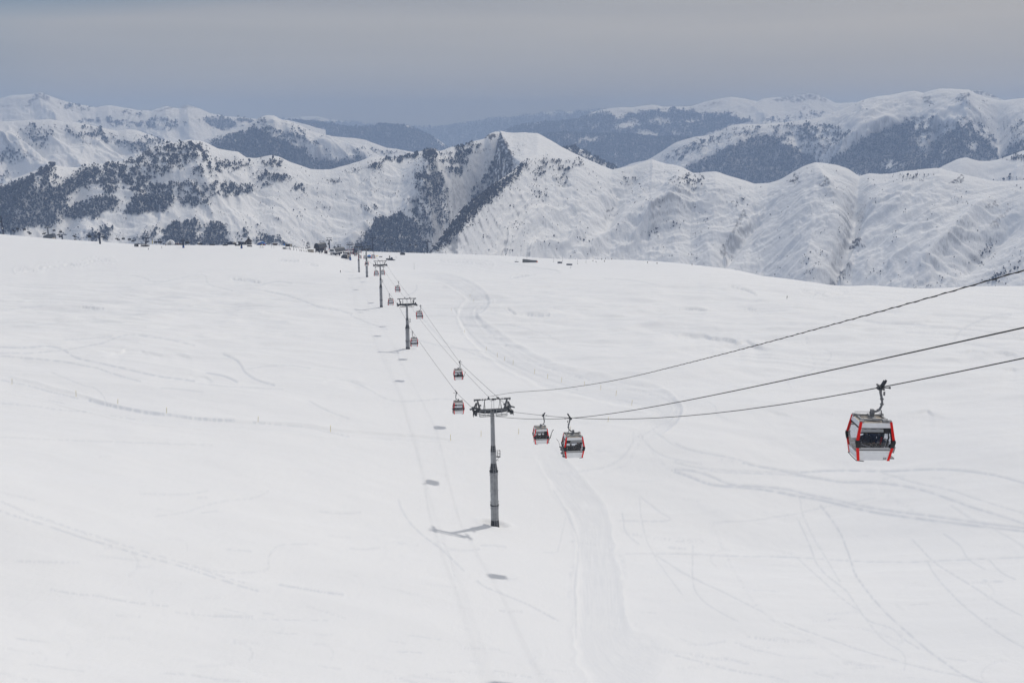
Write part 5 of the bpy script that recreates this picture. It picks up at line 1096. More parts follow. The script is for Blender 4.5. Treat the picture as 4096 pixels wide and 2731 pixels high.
def ski_pair(k, y, lab, tilt=.22, ln=1.75):
    p, sd = CABIN_AT[k]; r = empty('pair_of_skis', p, YAW + TWIST[k] + (0 if sd > 0 else PI), lab, 'skis', 'skis racked on cabin doors')
    x0 = CXO + hx(zf(.80)) + .10
    for j in range(2):
        m = MB(); yy = y + j * .11; z0 = zf(.95)
        pts = [(x0 + tilt * t + (.10 * max(0, t - 1.55) / .2), yy + j * .03 * t, z0 + t) for t in np.linspace(0, ln, 10)]
        for a, b in zip(pts, pts[1:]):
            w = .05; m.add([(a[0], a[1] - w, a[2]), (a[0], a[1] + w, a[2]), (b[0], b[1] + w, b[2]), (b[0], b[1] - w, b[2]), (a[0] + .02, a[1] - w, a[2]), (a[0] + .02, a[1] + w, a[2]), (b[0] + .02, b[1] + w, b[2]), (b[0] + .02, b[1] - w, b[2])], [(0, 1, 2, 3), (7, 6, 5, 4), (0, 4, 5, 1), (1, 5, 6, 2), (2, 6, 7, 3), (3, 7, 4, 0)])
        s = m.build('ski', M_BLACK, r); q = MB(); q.box((x0 + tilt * .7 + .05, yy, z0 + .7), (.08, .07, .16)); q.box((x0 + tilt * .95 + .05, yy, z0 + .95), (.08, .07, .12)); q.build('binding', M_MIDST, s)
ski_pair(1, .40, 'dark pair of skis on the left of the cabin nearest the tower', .34); ski_pair(2, -.5, 'dark pair of skis on the right of the three-person cabin', .34); ski_pair(4, -.5, 'dark pair of skis on the cabin above the nearest tower', .36, 1.6)

# ---------------------------------------------------------------- ropes
def cable(name, pts, r, lab, cat='cable', n=6, group=None, wobble=0.0):
    m = MB(); m.tube(pts, r, n); o = m.build(name, M_ROPE); return tag(o, lab, cat, group)
def sagged(A, B, s, n=16): return [A.lerp(B, i / n) - Vector((0, 0, s * 4 * (i / n) * (1 - i / n))) for i in range(n)]
def through(P, n=10):
    """natural cubic spline of height along the run of the rope, through the measured points"""
    t = np.cumsum([0] + [math.hypot(b.x - a.x, b.y - a.y) for a, b in zip(P, P[1:])]); zz = np.array([p.z for p in P]); k = len(P); A = np.zeros((k, k)); B = np.zeros(k); A[0, 0] = A[-1, -1] = 1
    for i in range(1, k - 1):
        h0, h1 = t[i] - t[i - 1], t[i + 1] - t[i]; A[i, i - 1:i + 2] = h0, 2 * (h0 + h1), h1; B[i] = 6 * ((zz[i + 1] - zz[i]) / h1 - (zz[i] - zz[i - 1]) / h0)
    M = np.linalg.solve(A, B); out = []
    for i in range(k - 1):
        h = t[i + 1] - t[i]
        for j in range(n):
            u = h * j / n; q = P[i].lerp(P[i + 1], j / n)
            q.z = M[i] * (h - u) ** 3 / (6 * h) + M[i + 1] * u ** 3 / (6 * h) + (zz[i] / h - M[i] * h / 6) * (h - u) + (zz[i + 1] / h - M[i + 1] * h / 6) * u; out.append(q)
    return out + [P[-1]]
for sd, grips, exit_px, lab in ((1, GRIPS_R, (4096, 1432), 'dark haul rope carrying the largest cabin, lower line at the right edge'), (-1, GRIPS_L, (4096, 1310), 'dark haul rope carrying the cabin with left-hand skis, middle line at the right edge')):
    near = [g for g in grips if g.y < T1.y - 3]; e = line_pt(*exit_px, sd * GA)
    sh = [t[2] + PER * (sd * GA) for t in TOWERS]
    near.sort(key=lambda g: -g.y)
    P = [sh[0] - DIR * 1.4] + near + [e]
    pts = through(P, 14)
    d = (pts[-1] - pts[-3]).normalized(); pts.append(pts[-1] + d * 30)
    pts = pts[::-1]
    seq = sorted([g for g in grips if g.y > T1.y + 3] + sh[1:] , key=lambda g: g.y)
    prev = sh[0] + DIR * 1.4; 
    for g in seq:
        d = (g - prev).length; pts += sagged(prev, g, d * d * 2.2e-5, 8); prev = g
    pts.append(prev); pts.append(prev + DIR * 110 + Vector((0, 0, -6)))
    cable('haul_rope', pts, .027, lab, 'cable', 6, 'ropes of the gondola line')
cpx = [(2055, 1569.6), (2192, 1559.5), (2352, 1539), (2507, 1511), (2700, 1464.7), (2985, 1391.7), (3400, 1279), (3762, 1178), (4096, 1081)]
br = [t[2] + PER * -.58 + Vector((0, 0, 2.2)) for t in TOWERS]
P = [br[0]] + [line_pt(*q, -.58) for q in cpx]; pts = through(P, 8); d = (pts[-1] - pts[-3]).normalized(); pts.append(pts[-1] + d * 25); pts = pts[::-1]
for a, b in zip(br, br[1:]): pts += sagged(a, b, 1.2, 14)
pts.append(br[-1]); cable('signal_cable', pts, .020, 'thin signal cable over the tower tops, uppermost line at the right edge', 'cable', 6, 'ropes of the gondola line')
lash = MB()          # the thin lashing wire wound round it
nearp = [p for p in pts if p.y < T1.y - 1]
wp = []
for i in range(len(nearp) - 1):
    A, B = nearp[i], nearp[i + 1]; n = max(2, int((B - A).length / .3))
    for k in range(n):
        q = A.lerp(B, k / n); th = q.y * 5.2; wp.append(q + Vector((0, math.cos(th), math.sin(th))) * .036)
lash.tube(wp, .012, 4); 
lo = lash.build('lashing_wire', M_ROPE); lo.parent = [o for o in COL.objects if o.name.startswith('signal_cable')][0]
# ---------------------------------------------------------------- far lifts, station and buildings
def px_m(Y): return Y / FPX                      # metres per photograph pixel at a distance (the view is nearly level there)
def gz(x, y): return float(base_z(np.array([x]), np.array([y]))[0])
def on_ground(px, Y): return ground_pt(px, Y)

def far_tower(px, py_top, Y, lab, group, kind='chair', base_col=None, rz=0.0, lean=0.0, wid=None, mat_=None):
    g = on_ground(px, Y); a, y, z = ray(px, py_top); h = float(z / y * Y) - g.z
    r = empty('lift_tower', g, rz, lab, 'lift tower', group); m = mat_ or M_NAVY; s = px_m(Y)
    w = (wid or 22) * s; top = Vector((lean * s, 0, h)); arm = h - 7 * s if kind == 'chair' else h - 10 * s
    k = arm / h
    MB().tube([(0, 0, -1), (lean * s * k, 0, arm)], [.82, .62], 12).build('pole', m, r)
    c = MB(); c.box((lean * s * k, 0, arm), (w, .7, .7), 0, 0, lean * s / h)
    for sx in (-1, 1):
        x = lean * s * k + sx * w * .46; c.prism([(x - w * .12, arm - .5), (x + w * .12, arm - .5), (x + w * .08, arm + .15), (x - w * .08, arm + .15)], 'y', -1.3, 1.3)
    c.build('crossarm', m, r)
    f = MB()
    for sx in (-1, 1): f.tube([(lean * s * k + sx * w * .26, 0, arm), (lean * s + sx * w * (.24 if kind == 'chair' else .40), 0, h)], .22, 6)
    f.tube([(lean * s - w * (.28 if kind == 'chair' else .46), 0, h), (lean * s + w * (.28 if kind == 'chair' else .46), 0, h)], .24, 6)
    if kind == 'chair':
        for sx in (-1, 1): f.tube([(lean * s + sx * w * .24, 0, h), (lean * s + sx * w * .24, 0, h + 4 * s)], .07, 5); f.box((lean * s + sx * w * .24, 0, h), (.5, .4, .6))
    f.build('lifting_frame', m, r)
    if base_col: MB().tube([(0, 0, -1), (0, 0, 1.9)], [.85, .8], 12).build('painted_base', base_col, r)
    return r, Vector((g.x + lean * s * k, g.y, g.z + arm))

GL = 'chairlift towers on the left slope'
F_ = lambda *a, **k: far_tower(*a, **k)
F_(196.5, 903, 1080, 'grey chairlift tower behind the left brow, beside the low curved hall', GL, wid=22, mat_=M_MIDST)
F_(250.5, 931, 1040, 'chairlift tower with a red base, lower on the left brow', GL, wid=32, base_col=M_RED)
F_(400.5, 930, 844, 'slim dark chairlift tower standing on open snow at left', GL, wid=16)
F_(582.5, 944, 900, 'leaning chairlift tower behind the crowded snow bar', GL, wid=24, lean=6)
F_(734, 954, 802, 'dark chairlift tower with blue base right of the snow dome', GL, wid=15, base_col=M_BLUE)
F_(966.5, 969, 801, 'short chairlift tower with blue base in front of the timber house', GL, wid=13, base_col=M_BLUE)
GR = 'chairlift towers behind the gondola line'
F_(1492, 945, 1150, 'tall dark chairlift tower before the wooded slope, behind the gondola line', GR, wid=26)
F_(1709, 960, 1175, 'dark chairlift tower alone on the right horizon by the ravine', GR, wid=24)
GS = 'red based towers of the second gondola'
F_(1289, 965, 1050, 'second gondola tower with red base beside the dark barrel station', GS, kind='gond', wid=22, base_col=M_RED)
F_(1318, 951, 1090, 'higher second gondola tower with red base on the ridge', GS, kind='gond', wid=22, base_col=M_RED)
F_(1356.5, 979, 1120, 'tower half hidden behind the grey barrel station roof', GS, kind='gond', wid=18)
F_(1385.5, 1001, 905, 'small tower in front of the half dome station', GS, kind='gond', wid=12, mat_=M_MIDST)

# communications mast
Y = 985; g = on_ground(14, Y); s = px_m(Y); a, y, z = ray(14, 868); h = float(z / y * Y) - g.z
r = empty('radio_mast', g, 0, 'dark lattice radio mast with dishes at the left edge of the snow', 'mast')
m = MB()
for a in range(3):
    q = lambda t, w: (w * math.cos(a * 2.09) - 2.0 * s * t, w * math.sin(a * 2.09), h * t - 2 * (t == 0)); m.tube([q(0, .95), q(1, .45)], .20, 5)
for k in range(22):
    t = k / 22; w = .95 - .5 * t
    for a in range(3): m.tube([(w * math.cos(a * 2.09) - 2 * s * t, w * math.sin(a * 2.09), h * t), (w * math.cos((a + 1) * 2.09) - 2 * s * t, w * math.sin((a + 1) * 2.09), h * (t + .04))], .12, 4)
m.build('lattice', M_NAVY, r)
def dish(t, dx, rad, mm): MB().tube([(dx - 2 * s * t, -.8, h * t), (dx - 2 * s * t, -1.3, h * t)], [rad, rad * .9], 14).build('dish', mm, r)
dish(.74, -.2, .95, M_BLACK); dish(.36, .3, .6, M_WHITE); dish(.56, -.7, .5, M_NAVY)
k = MB()
for dx, hh in ((-.8, .9), (-.3, 1.4), (.3, 1.2), (.8, .8)): k.tube([(dx - 2 * s, 0, h), (dx - 2 * s, 0, h + hh)], .1, 5)
k.tube([(-.8 - 2 * s, 0, h), (.8 - 2 * s, 0, h)], .1, 5); k.build('antenna', M_BLACK, r)

# chairs: one model, then copies
ch = MB(); ch.tube([(0, 0, 0), (.05, 0, -.9), (0, 0, -1.6)], .07, 5); ch.box((0, 0, -1.65), (1.9, .1, .1)); ch.box((0, -.25, -2.25), (2.1, .6, .16)); ch.box((0, .08, -1.95), (2.1, .14, .62))
for x in (-1, 1): ch.tube([(x, .05, -1.65), (x, .02, -2.2), (x, -.5, -2.1)], .05, 5)
ch.tube([(-.9, -.55, -2.75), (.9, -.55, -2.75)], .05, 5); ch.tube([(-.5, -.5, -2.2), (-.5, -.55, -2.75)], .04, 5); ch.tube([(.5, -.5, -2.2), (.5, -.55, -2.75)], .04, 5); ch.box((0, 0, .03), (.3, .5, .2))
CHAIR = ch.build('lift_chair', M_BLACK)
chb = MB(); chb.v, chb.f, chb.sm = list(ch.v), list(ch.f), list(ch.sm)
th = [(1.15 * math.cos(a) * .0 - .1 + .75 * -math.sin(a), 1.15 * math.cos(a)) for a in np.linspace(-.2, 1.7, 7)]
pr = [(q[0], q[1] - 2.2) for q in th]; hood = MB()
for a, b in zip(pr, pr[1:]): hood.add([(-1.1, a[0], a[1]), (1.1, a[0], a[1]), (1.1, b[0], b[1]), (-1.1, b[0], b[1]), (-1.1, a[0] + .05, a[1]), (1.1, a[0] + .05, a[1]), (1.1, b[0] + .05, b[1]), (-1.1, b[0] + .05, b[1])], [(0, 1, 2, 3), (7, 6, 5, 4), (0, 3, 7, 4), (1, 5, 6, 2)])
chb.add(hood.v, hood.f); CHAIRB = chb.build('lift_chair', M_BLACK)
_uc = set()
def chair(px, py, Y, lab, group, hooded=False, rz=.5):
    src = CHAIRB if hooded else CHAIR
    if hooded not in _uc: o = src; _uc.add(hooded)
    else: o = src.copy(); COL.objects.link(o)
    a, y, z = ray(px, py); o.location = (float(a / y * Y), Y, float(z / y * Y) + 2.1); o.rotation_euler = (0, 0, rz); o.scale = (1.3, 1.3, 1.3)
    return tag(o, lab, 'lift chair', group)
LA = 'small empty lift chair hanging from the chairlift beyond the left brow'; GA_ = 'chairs of the chairlift at left'
R5 = lambda x, y: (x / 3.675, 840 + y / 3.675); R6 = lambda x, y: (600 + x / 3.675, 900 + y / 3.675); R7 = lambda x, y: (1200 + x / 3.675, 900 + y / 3.675)
for x, y in ((258, 274), (210, 305), (186, 290), (358, 283), (415, 318), (440, 342), (640, 343), (660, 335), (862, 358), (1085, 372), (1105, 388)): chair(*R5(x, y), 1050 - (x - 200) * .05, LA, GA_, x in (258, 440, 358), .5)
for x, y in ((793, 297), (890, 315)): chair(*R5(x, y), 1060, 'lift chair with folded hood just right of the grey tower by the curved hall', GA_, True, .5)
o_ = chair(*R5(885, 387), 1040, 'lift chair with a pale yellow hood left of the red based tower', GA_, True, .3); 
for x, y in ((1105, 425), (1190, 447)): chair(*R5(x, y), 1010, 'lift chair skimming the left brow beside snowy bushes', GA_, False, .4)
for x, y in ((1308, 378), (1320, 388), (1405, 380)): chair(*R5(x, y), 960, 'lift chair left of the slim dark tower on open snow', GA_, x == 1308, .6)
for x, y in ((1512, 386), (1532, 397), (1715, 413), (1742, 428), (1810, 418), (1900, 428), (1950, 450), (1967, 440), (2150, 463), (2175, 455)): chair(*R5(x, y), 965, 'lift chair between the slim dark tower and the leaning tower', GA_, x in (1810, 1900), .6)
for x, y in ((2283, 470), (2340, 470), (2365, 462)): chair(*R5(x, y), 940, 'lift chair right of the leaning tower above the snow mound', GA_, x < 2350, .6)
for x, y in ((540, 253), (556, 254)): chair(*R6(x, y), 870, 'lift chair just right of the blue based tower by the snow dome', GA_, x == 540, .6)
for x, y in ((718, 270), (746, 271), (905, 282), (935, 283), (1088, 290), (1118, 288)): chair(*R6(x, y), 880, 'low lift chair near the snow between the snow dome and the timber house', GA_, False, .2)
for x, y in ((1270, 288), (1300, 288), (1448, 302), (1478, 304)): chair(*R6(x, y), 860, 'low lift chair passing in front of the timber house', GA_, False, .2)
for x, y in ((1622, 327), (1652, 328), (1790, 345), (1822, 347)): chair(*R6(x, y), 850, 'low lift chair near the striped blue tent', GA_, False, .2)
for (x, y), lab in zip(((968, 260), (1250, 243), (1350, 273), (1617, 283), (1703, 290), (1950, 300), (2025, 370)),
    ('dark lift chair left of the tall tower before the wooded slope', 'pale lift chair first right of the tall tower before the wooded slope', 'dark lift chair between the two right chairlift towers, before the woods', 'pale lift chair left of the tower by the ravine, upper one', 'dark lift chair just left of the tower by the ravine', 'pale lift chair just right of the tower by the ravine', 'lowest lift chair at the foot of the dark ravine spur')):
    chair(*R7(x, y), 1180, lab, 'chairs of the chairlift behind', False, .1)
def lift_cable(P, lab):
    pts = []
    for a, b in zip(P, P[1:]): pts += sagged(a, b, .6, 8)
    cable('lift_cable', pts + [P[-1]], .035, lab, 'cable', 5, 'cables of the far lifts')
def PP(*L): return [at(x, y, Y) for x, y, Y in L]
lift_cable(PP((0, 903, 1120), (196, 911, 1080), (320, 925, 1040), (400, 934, 905), (582, 951, 985), (734, 958, 845)), 'thin chairlift cable running along the left brow to the blue based tower')
lift_cable(PP((734, 958, 845), (966, 970, 835), (1150, 985, 870)), 'thin chairlift cable past the timber house to the screen building')
lift_cable(PP((1400, 930, 1240), (1492, 952, 1150), (1709, 967, 1175), (1790, 995, 1300)), 'thin chairlift cable before the wooded slope behind the gondola line')
lift_cable(PP((1270, 990, 1000), (1289, 971, 1050), (1318, 958, 1090), (1356, 985, 1120)), 'thin cable of the second gondola over the barrel station')

# dark cabins of the second gondola
gc = empty('dark_gondola_cabin', (0, 0, 0)); b = MB(); b.prism([(-.8, 0), (.8, 0), (1.0, 1.0), (.85, 2.1), (-.85, 2.1), (-1.0, 1.0)], 'y', -.95, .95); b.build('shell', M_CLADDING, gc)
wn = MB(); wn.prism([(-.85, .95), (.85, .95), (.8, 1.85), (-.8, 1.85)], 'y', -.97, -.93); wn.build('window', M_WIN, gc); hg = MB(); hg.tube([(0, 0, 2.1), (.1, 0, 2.9), (0, 0, 3.8)], .09, 6); hg.box((0, 0, 3.8), (.2, .7, .2)); hg.build('hanger', M_BLACK, gc)
for k, (x, y, Y, lab) in enumerate(((1297.5, 980, 1050, 'dark gondola cabin just right of the lower red based tower'), (1314.5, 979, 1085, 'dark gondola cabin against the higher red based tower'), (1338, 993, 1100, 'dark gondola cabin above the grey barrel station, left one'), (1354, 991, 1100, 'dark gondola cabin above the grey barrel station, right one'))):
    c = gc if k == 0 else copy_tree(gc); a, yy, z = ray(x, y); c.location = (float(a / yy * Y), Y, float(z / yy * Y)); c.rotation_euler = (0, 0, .3); tag(c, lab, 'gondola', 'dark cabins of the second gondola')

# --- station houses: a barrel roof on dark legs
def barrel_station(px0, px1, py0, py1, Y, rz, roofmat, front, lab, ln=13.0, snow=True, legs=True):
    s = px_m(Y); W = (px1 - px0) * s * .72; H = (py1 - py0) * s; g = on_ground((px0 + px1) / 2 - (px1 - px0) * .12, Y); a, y, z = ray(px0, py0); top = float(z / y * Y)
    r = empty('lift_station', (g.x, Y, g.z), rz, lab, 'building'); t = top - g.z; b0 = t * .46
    prof = [(-W / 2, b0), (-W / 2 + .1 * W, b0 + (t - b0) * .45), (-W * .32, t - (t - b0) * .18), (-W * .16, t), (W * .16, t), (W * .32, t - (t - b0) * .18), (W / 2 - .1 * W, b0 + (t - b0) * .45), (W / 2, b0)]
    MB().prism(prof, 'y', 0, ln).build('roof_shell', roofmat, r)
    rb = MB()
    for k in range(9): yy = ln * (k + .5) / 9; rb.prism([(q[0] * 1.01, q[1] + .05) for q in prof], 'y', yy - .05, yy + .05)
    rb.build('roof_rib', M_GREYP if roofmat is M_CLADDING else M_DARKST, r)
    f = MB(); f.prism([(q[0] * 1.02, q[1] + .06) for q in prof], 'y', -.35, -.02); fr = f.build('gable_panel', front, r)
    if front is M_WHITE: MB().box((0, -.42, b0 + (t - b0) * .46), (W * .52, .1, (t - b0) * .55)).build('window', M_WIN, fr)
    MB().box((0, ln * .5, b0 - .25), (W * 1.02, ln * 1.02, .5)).build('fascia', M_WOOD if front is M_BLACK else M_WHITE, r)
    l = MB()
    for yy in (1.5, ln * .5, ln - 1.5):
        for x in (-.3, .3): l.box((x * W, yy, b0 * .45), (.9, .9, b0 * 1.1 + 2))
    l.build('support_leg', M_DARKST, r)
    dk = MB(); dk.box((W * .05, ln * .45, b0 * .5), (W * .55, ln * .6, b0 * .75)); dk.build('machinery', M_BLACK, r)
    if snow: sm = MB(); sm.prism([(-W * .30, t - (t - b0) * .14), (W * .13, t + .03), (W * .13, t + .35), (-W * .31, t + .1)], 'y', .8, ln * .35); sm.build('snow_patch', M_SNOWY, r)
    return r
barrel_station(1253, 1291, 974, 1012, 985, -.42, M_CLADDING, M_BLACK, 'dark barrel roofed lift station with a snow patch and red brown edge')
barrel_station(1309, 1362, 994, 1021, 960, -.55, M_CLADDING, M_WHITE, 'grey barrel roofed lift station with white front and dark window', 15, False)
# half dome terminal in front
def half_dome(px0, px1, py0, py1, Y, lab):
    s = px_m(Y); W = (px1 - px0) * s; g = on_ground((px0 + px1) / 2, Y); a, y, z = ray(px0, py0); t = float(z / y * Y) - g.z
    r = empty('half_dome_station', g, -.2, lab, 'building'); m = MB(); n = 12
    vs = []; fs = []
    for j in range(6):
        ph = j / 5 * PI / 2
        for i in range(n): th = 2 * PI * i / n; vs.append((W / 2 * math.cos(th) * math.cos(ph), W * .6 * math.sin(th) * math.cos(ph), t * (.15 + .85 * math.sin(ph))))
    for j in range(5):
        for i in range(n): fs.append((j * n + i, j * n + (i + 1) % n, (j + 1) * n + (i + 1) % n, (j + 1) * n + i))
    m.add(vs, fs); m.tube([(0, 0, -2), (0, 0, t * .16)], [W * .5, W * .5], 12); m.build('dome_shell', M_CLADDING, r)
    o = MB(); o.prism([(-W * .34, -1), (-W * .28, t * .4), (0, t * .56), (W * .3, t * .4), (W * .36, -1)], 'y', -W * .56, -W * .2); o.build('opening', M_BLACK, r)
    p = MB(); p.add([(W * .42 * math.cos(a) * math.cos(.75), -W * .50 * abs(math.sin(a)) * math.cos(.75), t * (.15 + .87 * math.sin(.75))) for a in np.linspace(.5, 2.6, 8)] + [(W * .36 * math.cos(a) * math.cos(1.2), -W * .4 * abs(math.sin(a)) * math.cos(1.2), t * (.17 + .9 * math.sin(1.2))) for a in np.linspace(.5, 2.6, 8)], [(i, i + 1, 9 + i, 8 + i) for i in range(7)]); p.build('snow_patch', M_SNOWY, r)
    for a0, w0 in ((-.22, .3), (.2, .24)): MB().tube([(W * a0, -W * .12, t * .93), (W * (a0 + w0), -W * .08, t * .97)], [W * .10, W * .06], 7).build('snow_patch', M_SNOWY, r)
    return r
half_dome(1364, 1397, 1016, 1036, 905, 'dark rounded terminal with snow on its shell at the end of the gondola line')

def hut(px0, px1, py0, py1, Y, lab, wall, roof, rz=.3, deep=1.0, cat='hut', gable=True, win=True, snow=True):
    s = px_m(Y); W = (px1 - px0) * s * .9; g = on_ground((px0 + px1) / 2, Y); a, y, z = ray(px0, py0); t = max(1.2, float(z / y * Y) - g.z); D_ = W * deep; e = t * (.62 if gable else .86)
    r = empty('hut', g, rz, lab, cat)
    MB().box((0, D_ / 2, e / 2 - .8), (W, D_, e + 1.6)).build('wall', wall, r)
    rf = MB()
    if gable: rf.prism([(-W * .58, e - .1), (W * .58, e - .1), (W * .04, t), (-W * .04, t)], 'y', -.25, D_ + .25)
    else: rf.box((0, D_ / 2, e + t * .06), (W * 1.08, D_ * 1.1, t * .12))
    ro = rf.build('roof', roof, r)
    if snow and not gable: MB().box((0, D_ / 2, t * .98), (W * 1.0, D_, t * .1)).build('snow_cover', M_SNOWY, ro)
    if win: MB().box((W * .1, -.03, e * .5), (W * .4, .06, e * .4)).build('window', M_WIN, r)
    return r
# timber house
def timber_house():
    Y = 1000; s = px_m(Y); g = on_ground(980, Y); r = empty('timber_house', g, -.6, 'large dark timber house with snowy roof and dormer on the horizon', 'house')
    L, Wd, e, t = 10.2, 8.4, 3.8, 7.0
    MB().box((0, 0, e / 2 - 1), (L, Wd, e + 2)).build('wall', M_DKWOOD, r)
    gb = MB(); 
    gb.prism([(-Wd / 2, e), (Wd / 2, e), (0, t - .25)], 'x', -L / 2, L / 2); gb.build('gable', M_DKWOOD, r)
    for sy, nm in ((-1, 'roof'), (1, 'roof')):
        q = MB(); q.prism([(sy * (Wd / 2 + .8), e - .45), (0, t), (0, t + .25), (sy * (Wd / 2 + .8), e - .2)], 'x', -L / 2 - .7, L / 2 + .7); ro = q.build(nm, M_BLACK, r)
        sn = MB(); sn.prism([(sy * (Wd / 2 + .75), e - .18), (sy * .5, t + .0), (sy * .5, t + .3), (sy * (Wd / 2 + .75), e + .2)], 'x', -L / 2 - .4, L / 2 + .45); sn.build('snow_cover', M_SNOWY, ro)
    d = MB(); d.box((-1.2, -2.3, 4.9), (1.5, 1.6, 1.6)); dm = d.build('dormer', M_DKWOOD, r); q = MB(); q.prism([(-2.2, 5.6), (-.2, 5.6), (-1.2, 6.5)], 'y', -3.3, -1.2); q.build('dormer_roof', M_BLACK, dm); MB().box((-1.2, -3.12, 4.8), (.7, .06, .9)).build('dormer_window', M_GREYP, dm)
    for x, y, ax in ((L * .36, -Wd / 2 - .03, 0), (L / 2 + .03, -Wd * .30, 1), (L / 2 + .03, Wd * .28, 1)): MB().box((x, y, 1.9), (.9, .06, 1.7) if not ax else (.06, .9, 1.9)).build('window', M_GREYP, r)
    c = MB(); c.box((L * .34, .5, t), (.8, .8, 1.2)); c.build('chimney', M_DKWOOD, r)
    return r
timber_house()
hut(907, 938, 967, 976, 1010, 'low dark shed left of the timber house', M_NAVY, M_NAVY, .2, .5, snow=False, win=False); hut(932, 945, 968, 976, 1000, 'small brown hut joined to the dark shed left of the house', M_DKWOOD, M_BEIGE, .3, .8, win=False)
hut(1091, 1108, 973, 980, 1035, 'small brown hut with flat snowy roof right of the striped tent', M_WOOD, M_WOOD, .2, .7, gable=False)
hut(1297, 1311, 1004, 1015, 975, 'brown wooden kiosk left of the grey barrel station', M_WOOD, M_WOOD, .2, 1, gable=False, snow=False)
hut(1229, 1255, 998, 1008, 960, 'long beige snow covered shed left of the dark barrel station', M_BEIGE, M_BEIGE, -.1, .3, 'shed', gable=False, win=False)
hut(1603, 1622, 1010, 1020, 1043, 'grey cabin with orange gable edge on the far snow, right of the gondola towers', M_CLADDING, M_CLADDING, .4, .9)
hut(1518, 1530, 1024, 1033, 985, 'small dark leaning hut right of the blue kiosk', M_DKWOOD, M_SNOWY, .5, .7, win=False)
hut(1390, 1400, 1007, 1020, 900, 'sandy little hut beside the farthest gondola tower', M_TAN, M_WOOD, .3, .8)
hut(1404, 1432, 995, 1007, 1010, 'dark hall with pointed roof behind the gondola cabins', M_CLADDING, M_NAVY, .2, .6, win=False)
def kiosk():
    g = on_ground(1477, 960); r = empty('kiosk', g, .2, 'bright blue roofed kiosk between two gondola cabins', 'kiosk')
    MB().box((0, 1, .7), (3.6, 2.4, 2.4)).build('wall', M_GREYP, r); q = MB(); q.prism([(-2.1, 1.8), (2.1, 1.8), (.6, 3.0), (-.2, 3.0)], 'y', -.4, 2.6); q.build('roof', M_SKYBL, r); MB().box((0, -.25, .8), (2.2, .06, 1.2)).build('counter', M_WIN, r); MB().box((1.9, -.2, .2), (.7, .4, 1.4)).build('red_panel', M_RED, r)
kiosk()
def striped_tent():
    g = on_ground(1044, 1000); r = empty('tent', g, .25, 'rounded blue tent with orange and yellow front under a snowy canopy', 'tent')
    pr = [(-4.4, 0), (-3.6, 1.7), (-1.8, 2.9), (.6, 3.3), (2.8, 2.6), (4.4, 1.0), (4.6, 0)]
    q = MB(); q.prism(pr + [(4.6, -1.2), (-4.4, -1.2)], 'y', 0, 5); q.build('canopy', M_SKYBL, r)
    sn = MB(); sn.prism([(-4.7, -.5), (-4.2, 1.6), (-2.2, 3.2), (.6, 3.75), (.4, 3.35), (-1.8, 2.95), (-3.6, 1.75), (-4.4, 0)], 'y', -.1, 5.2); sn.build('snow_cover', M_SNOWY, r)
    fr = MB(); fr.prism(pr, 'y', -.3, -.12); f = fr.build('arch_panel', M_BLUE, r)
    for x, mm in ((-.2, M_WOOD), (.7, M_YEL), (1.6, M_WHITE), (2.4, M_DKWOOD), (3.3, M_ORANGE)): MB().box((x, -.42, .45), (.8, .1, 1.5)).build('cloth_panel', mm, f)
    k = MB(); k.tube([(-5.6, -.4, -.5), (-5.6, -.4, 1.8)], .1, 5); k.tube([(-5.6, -.4, -.4), (-1.6, -.4, 1.6)], .1, 5); k.build('railing', M_NAVY, r)
striped_tent()
def snow_dome():
    g = on_ground(680, 880); r = empty('snow_dome', g, .2, 'white dome pavilion with an arched opening beside the crowd', 'tent'); W = 3.9; H = 4.4
    pr = [(W * math.cos(a), H * math.sin(a) * .95) for a in np.linspace(0, PI, 15)]; inn = [(W * .62 * math.cos(a) - .5, H * .58 * math.sin(a)) for a in np.linspace(PI, 0, 13)]
    b = MB(); n = len(pr)
    b.prism(pr + [(-W, -1), (W, -1)], 'y', .8, 5.0); b.build('shell', M_WHITE, r)
    a = MB()
    for i in range(12): a.prism([pr[i], pr[i + 1], inn[11 - i], inn[12 - i]], 'y', 0, .8)
    a.build('arch', M_WHITE, r); MB().box((.2, -.05, H * .72), (.7, .1, 1.0)).build('emblem', M_WOOD, r); MB().box((-.5, .76, .9), (2.6, .06, 2.2)).build('opening', M_GREYP, r)
snow_dome()
def snow_bar():
    g = on_ground(553, 815); r = empty('snow_bar', g, .05, 'dark beach style bar with flat canopy crowded with people', 'bar')
    MB().box((1.6, .8, 2.1), (9.5, 2.6, .22)).build('canopy', M_BLACK, r); MB().box((-1.8, .8, .7), (2.6, 2.0, 2.2)).build('counter', M_DKWOOD, r); MB().box((-1.8, -.25, 1.0), (1.6, .08, .9)).build('window', M_GREYP, r)
    l = MB()
    for x in (-3, .2, 3.2, 6.2): l.tube([(x, 0, -.8), (x, 0, 2.1)], .1, 6)
    l.build('post', M_BLACK, r)
snow_bar()
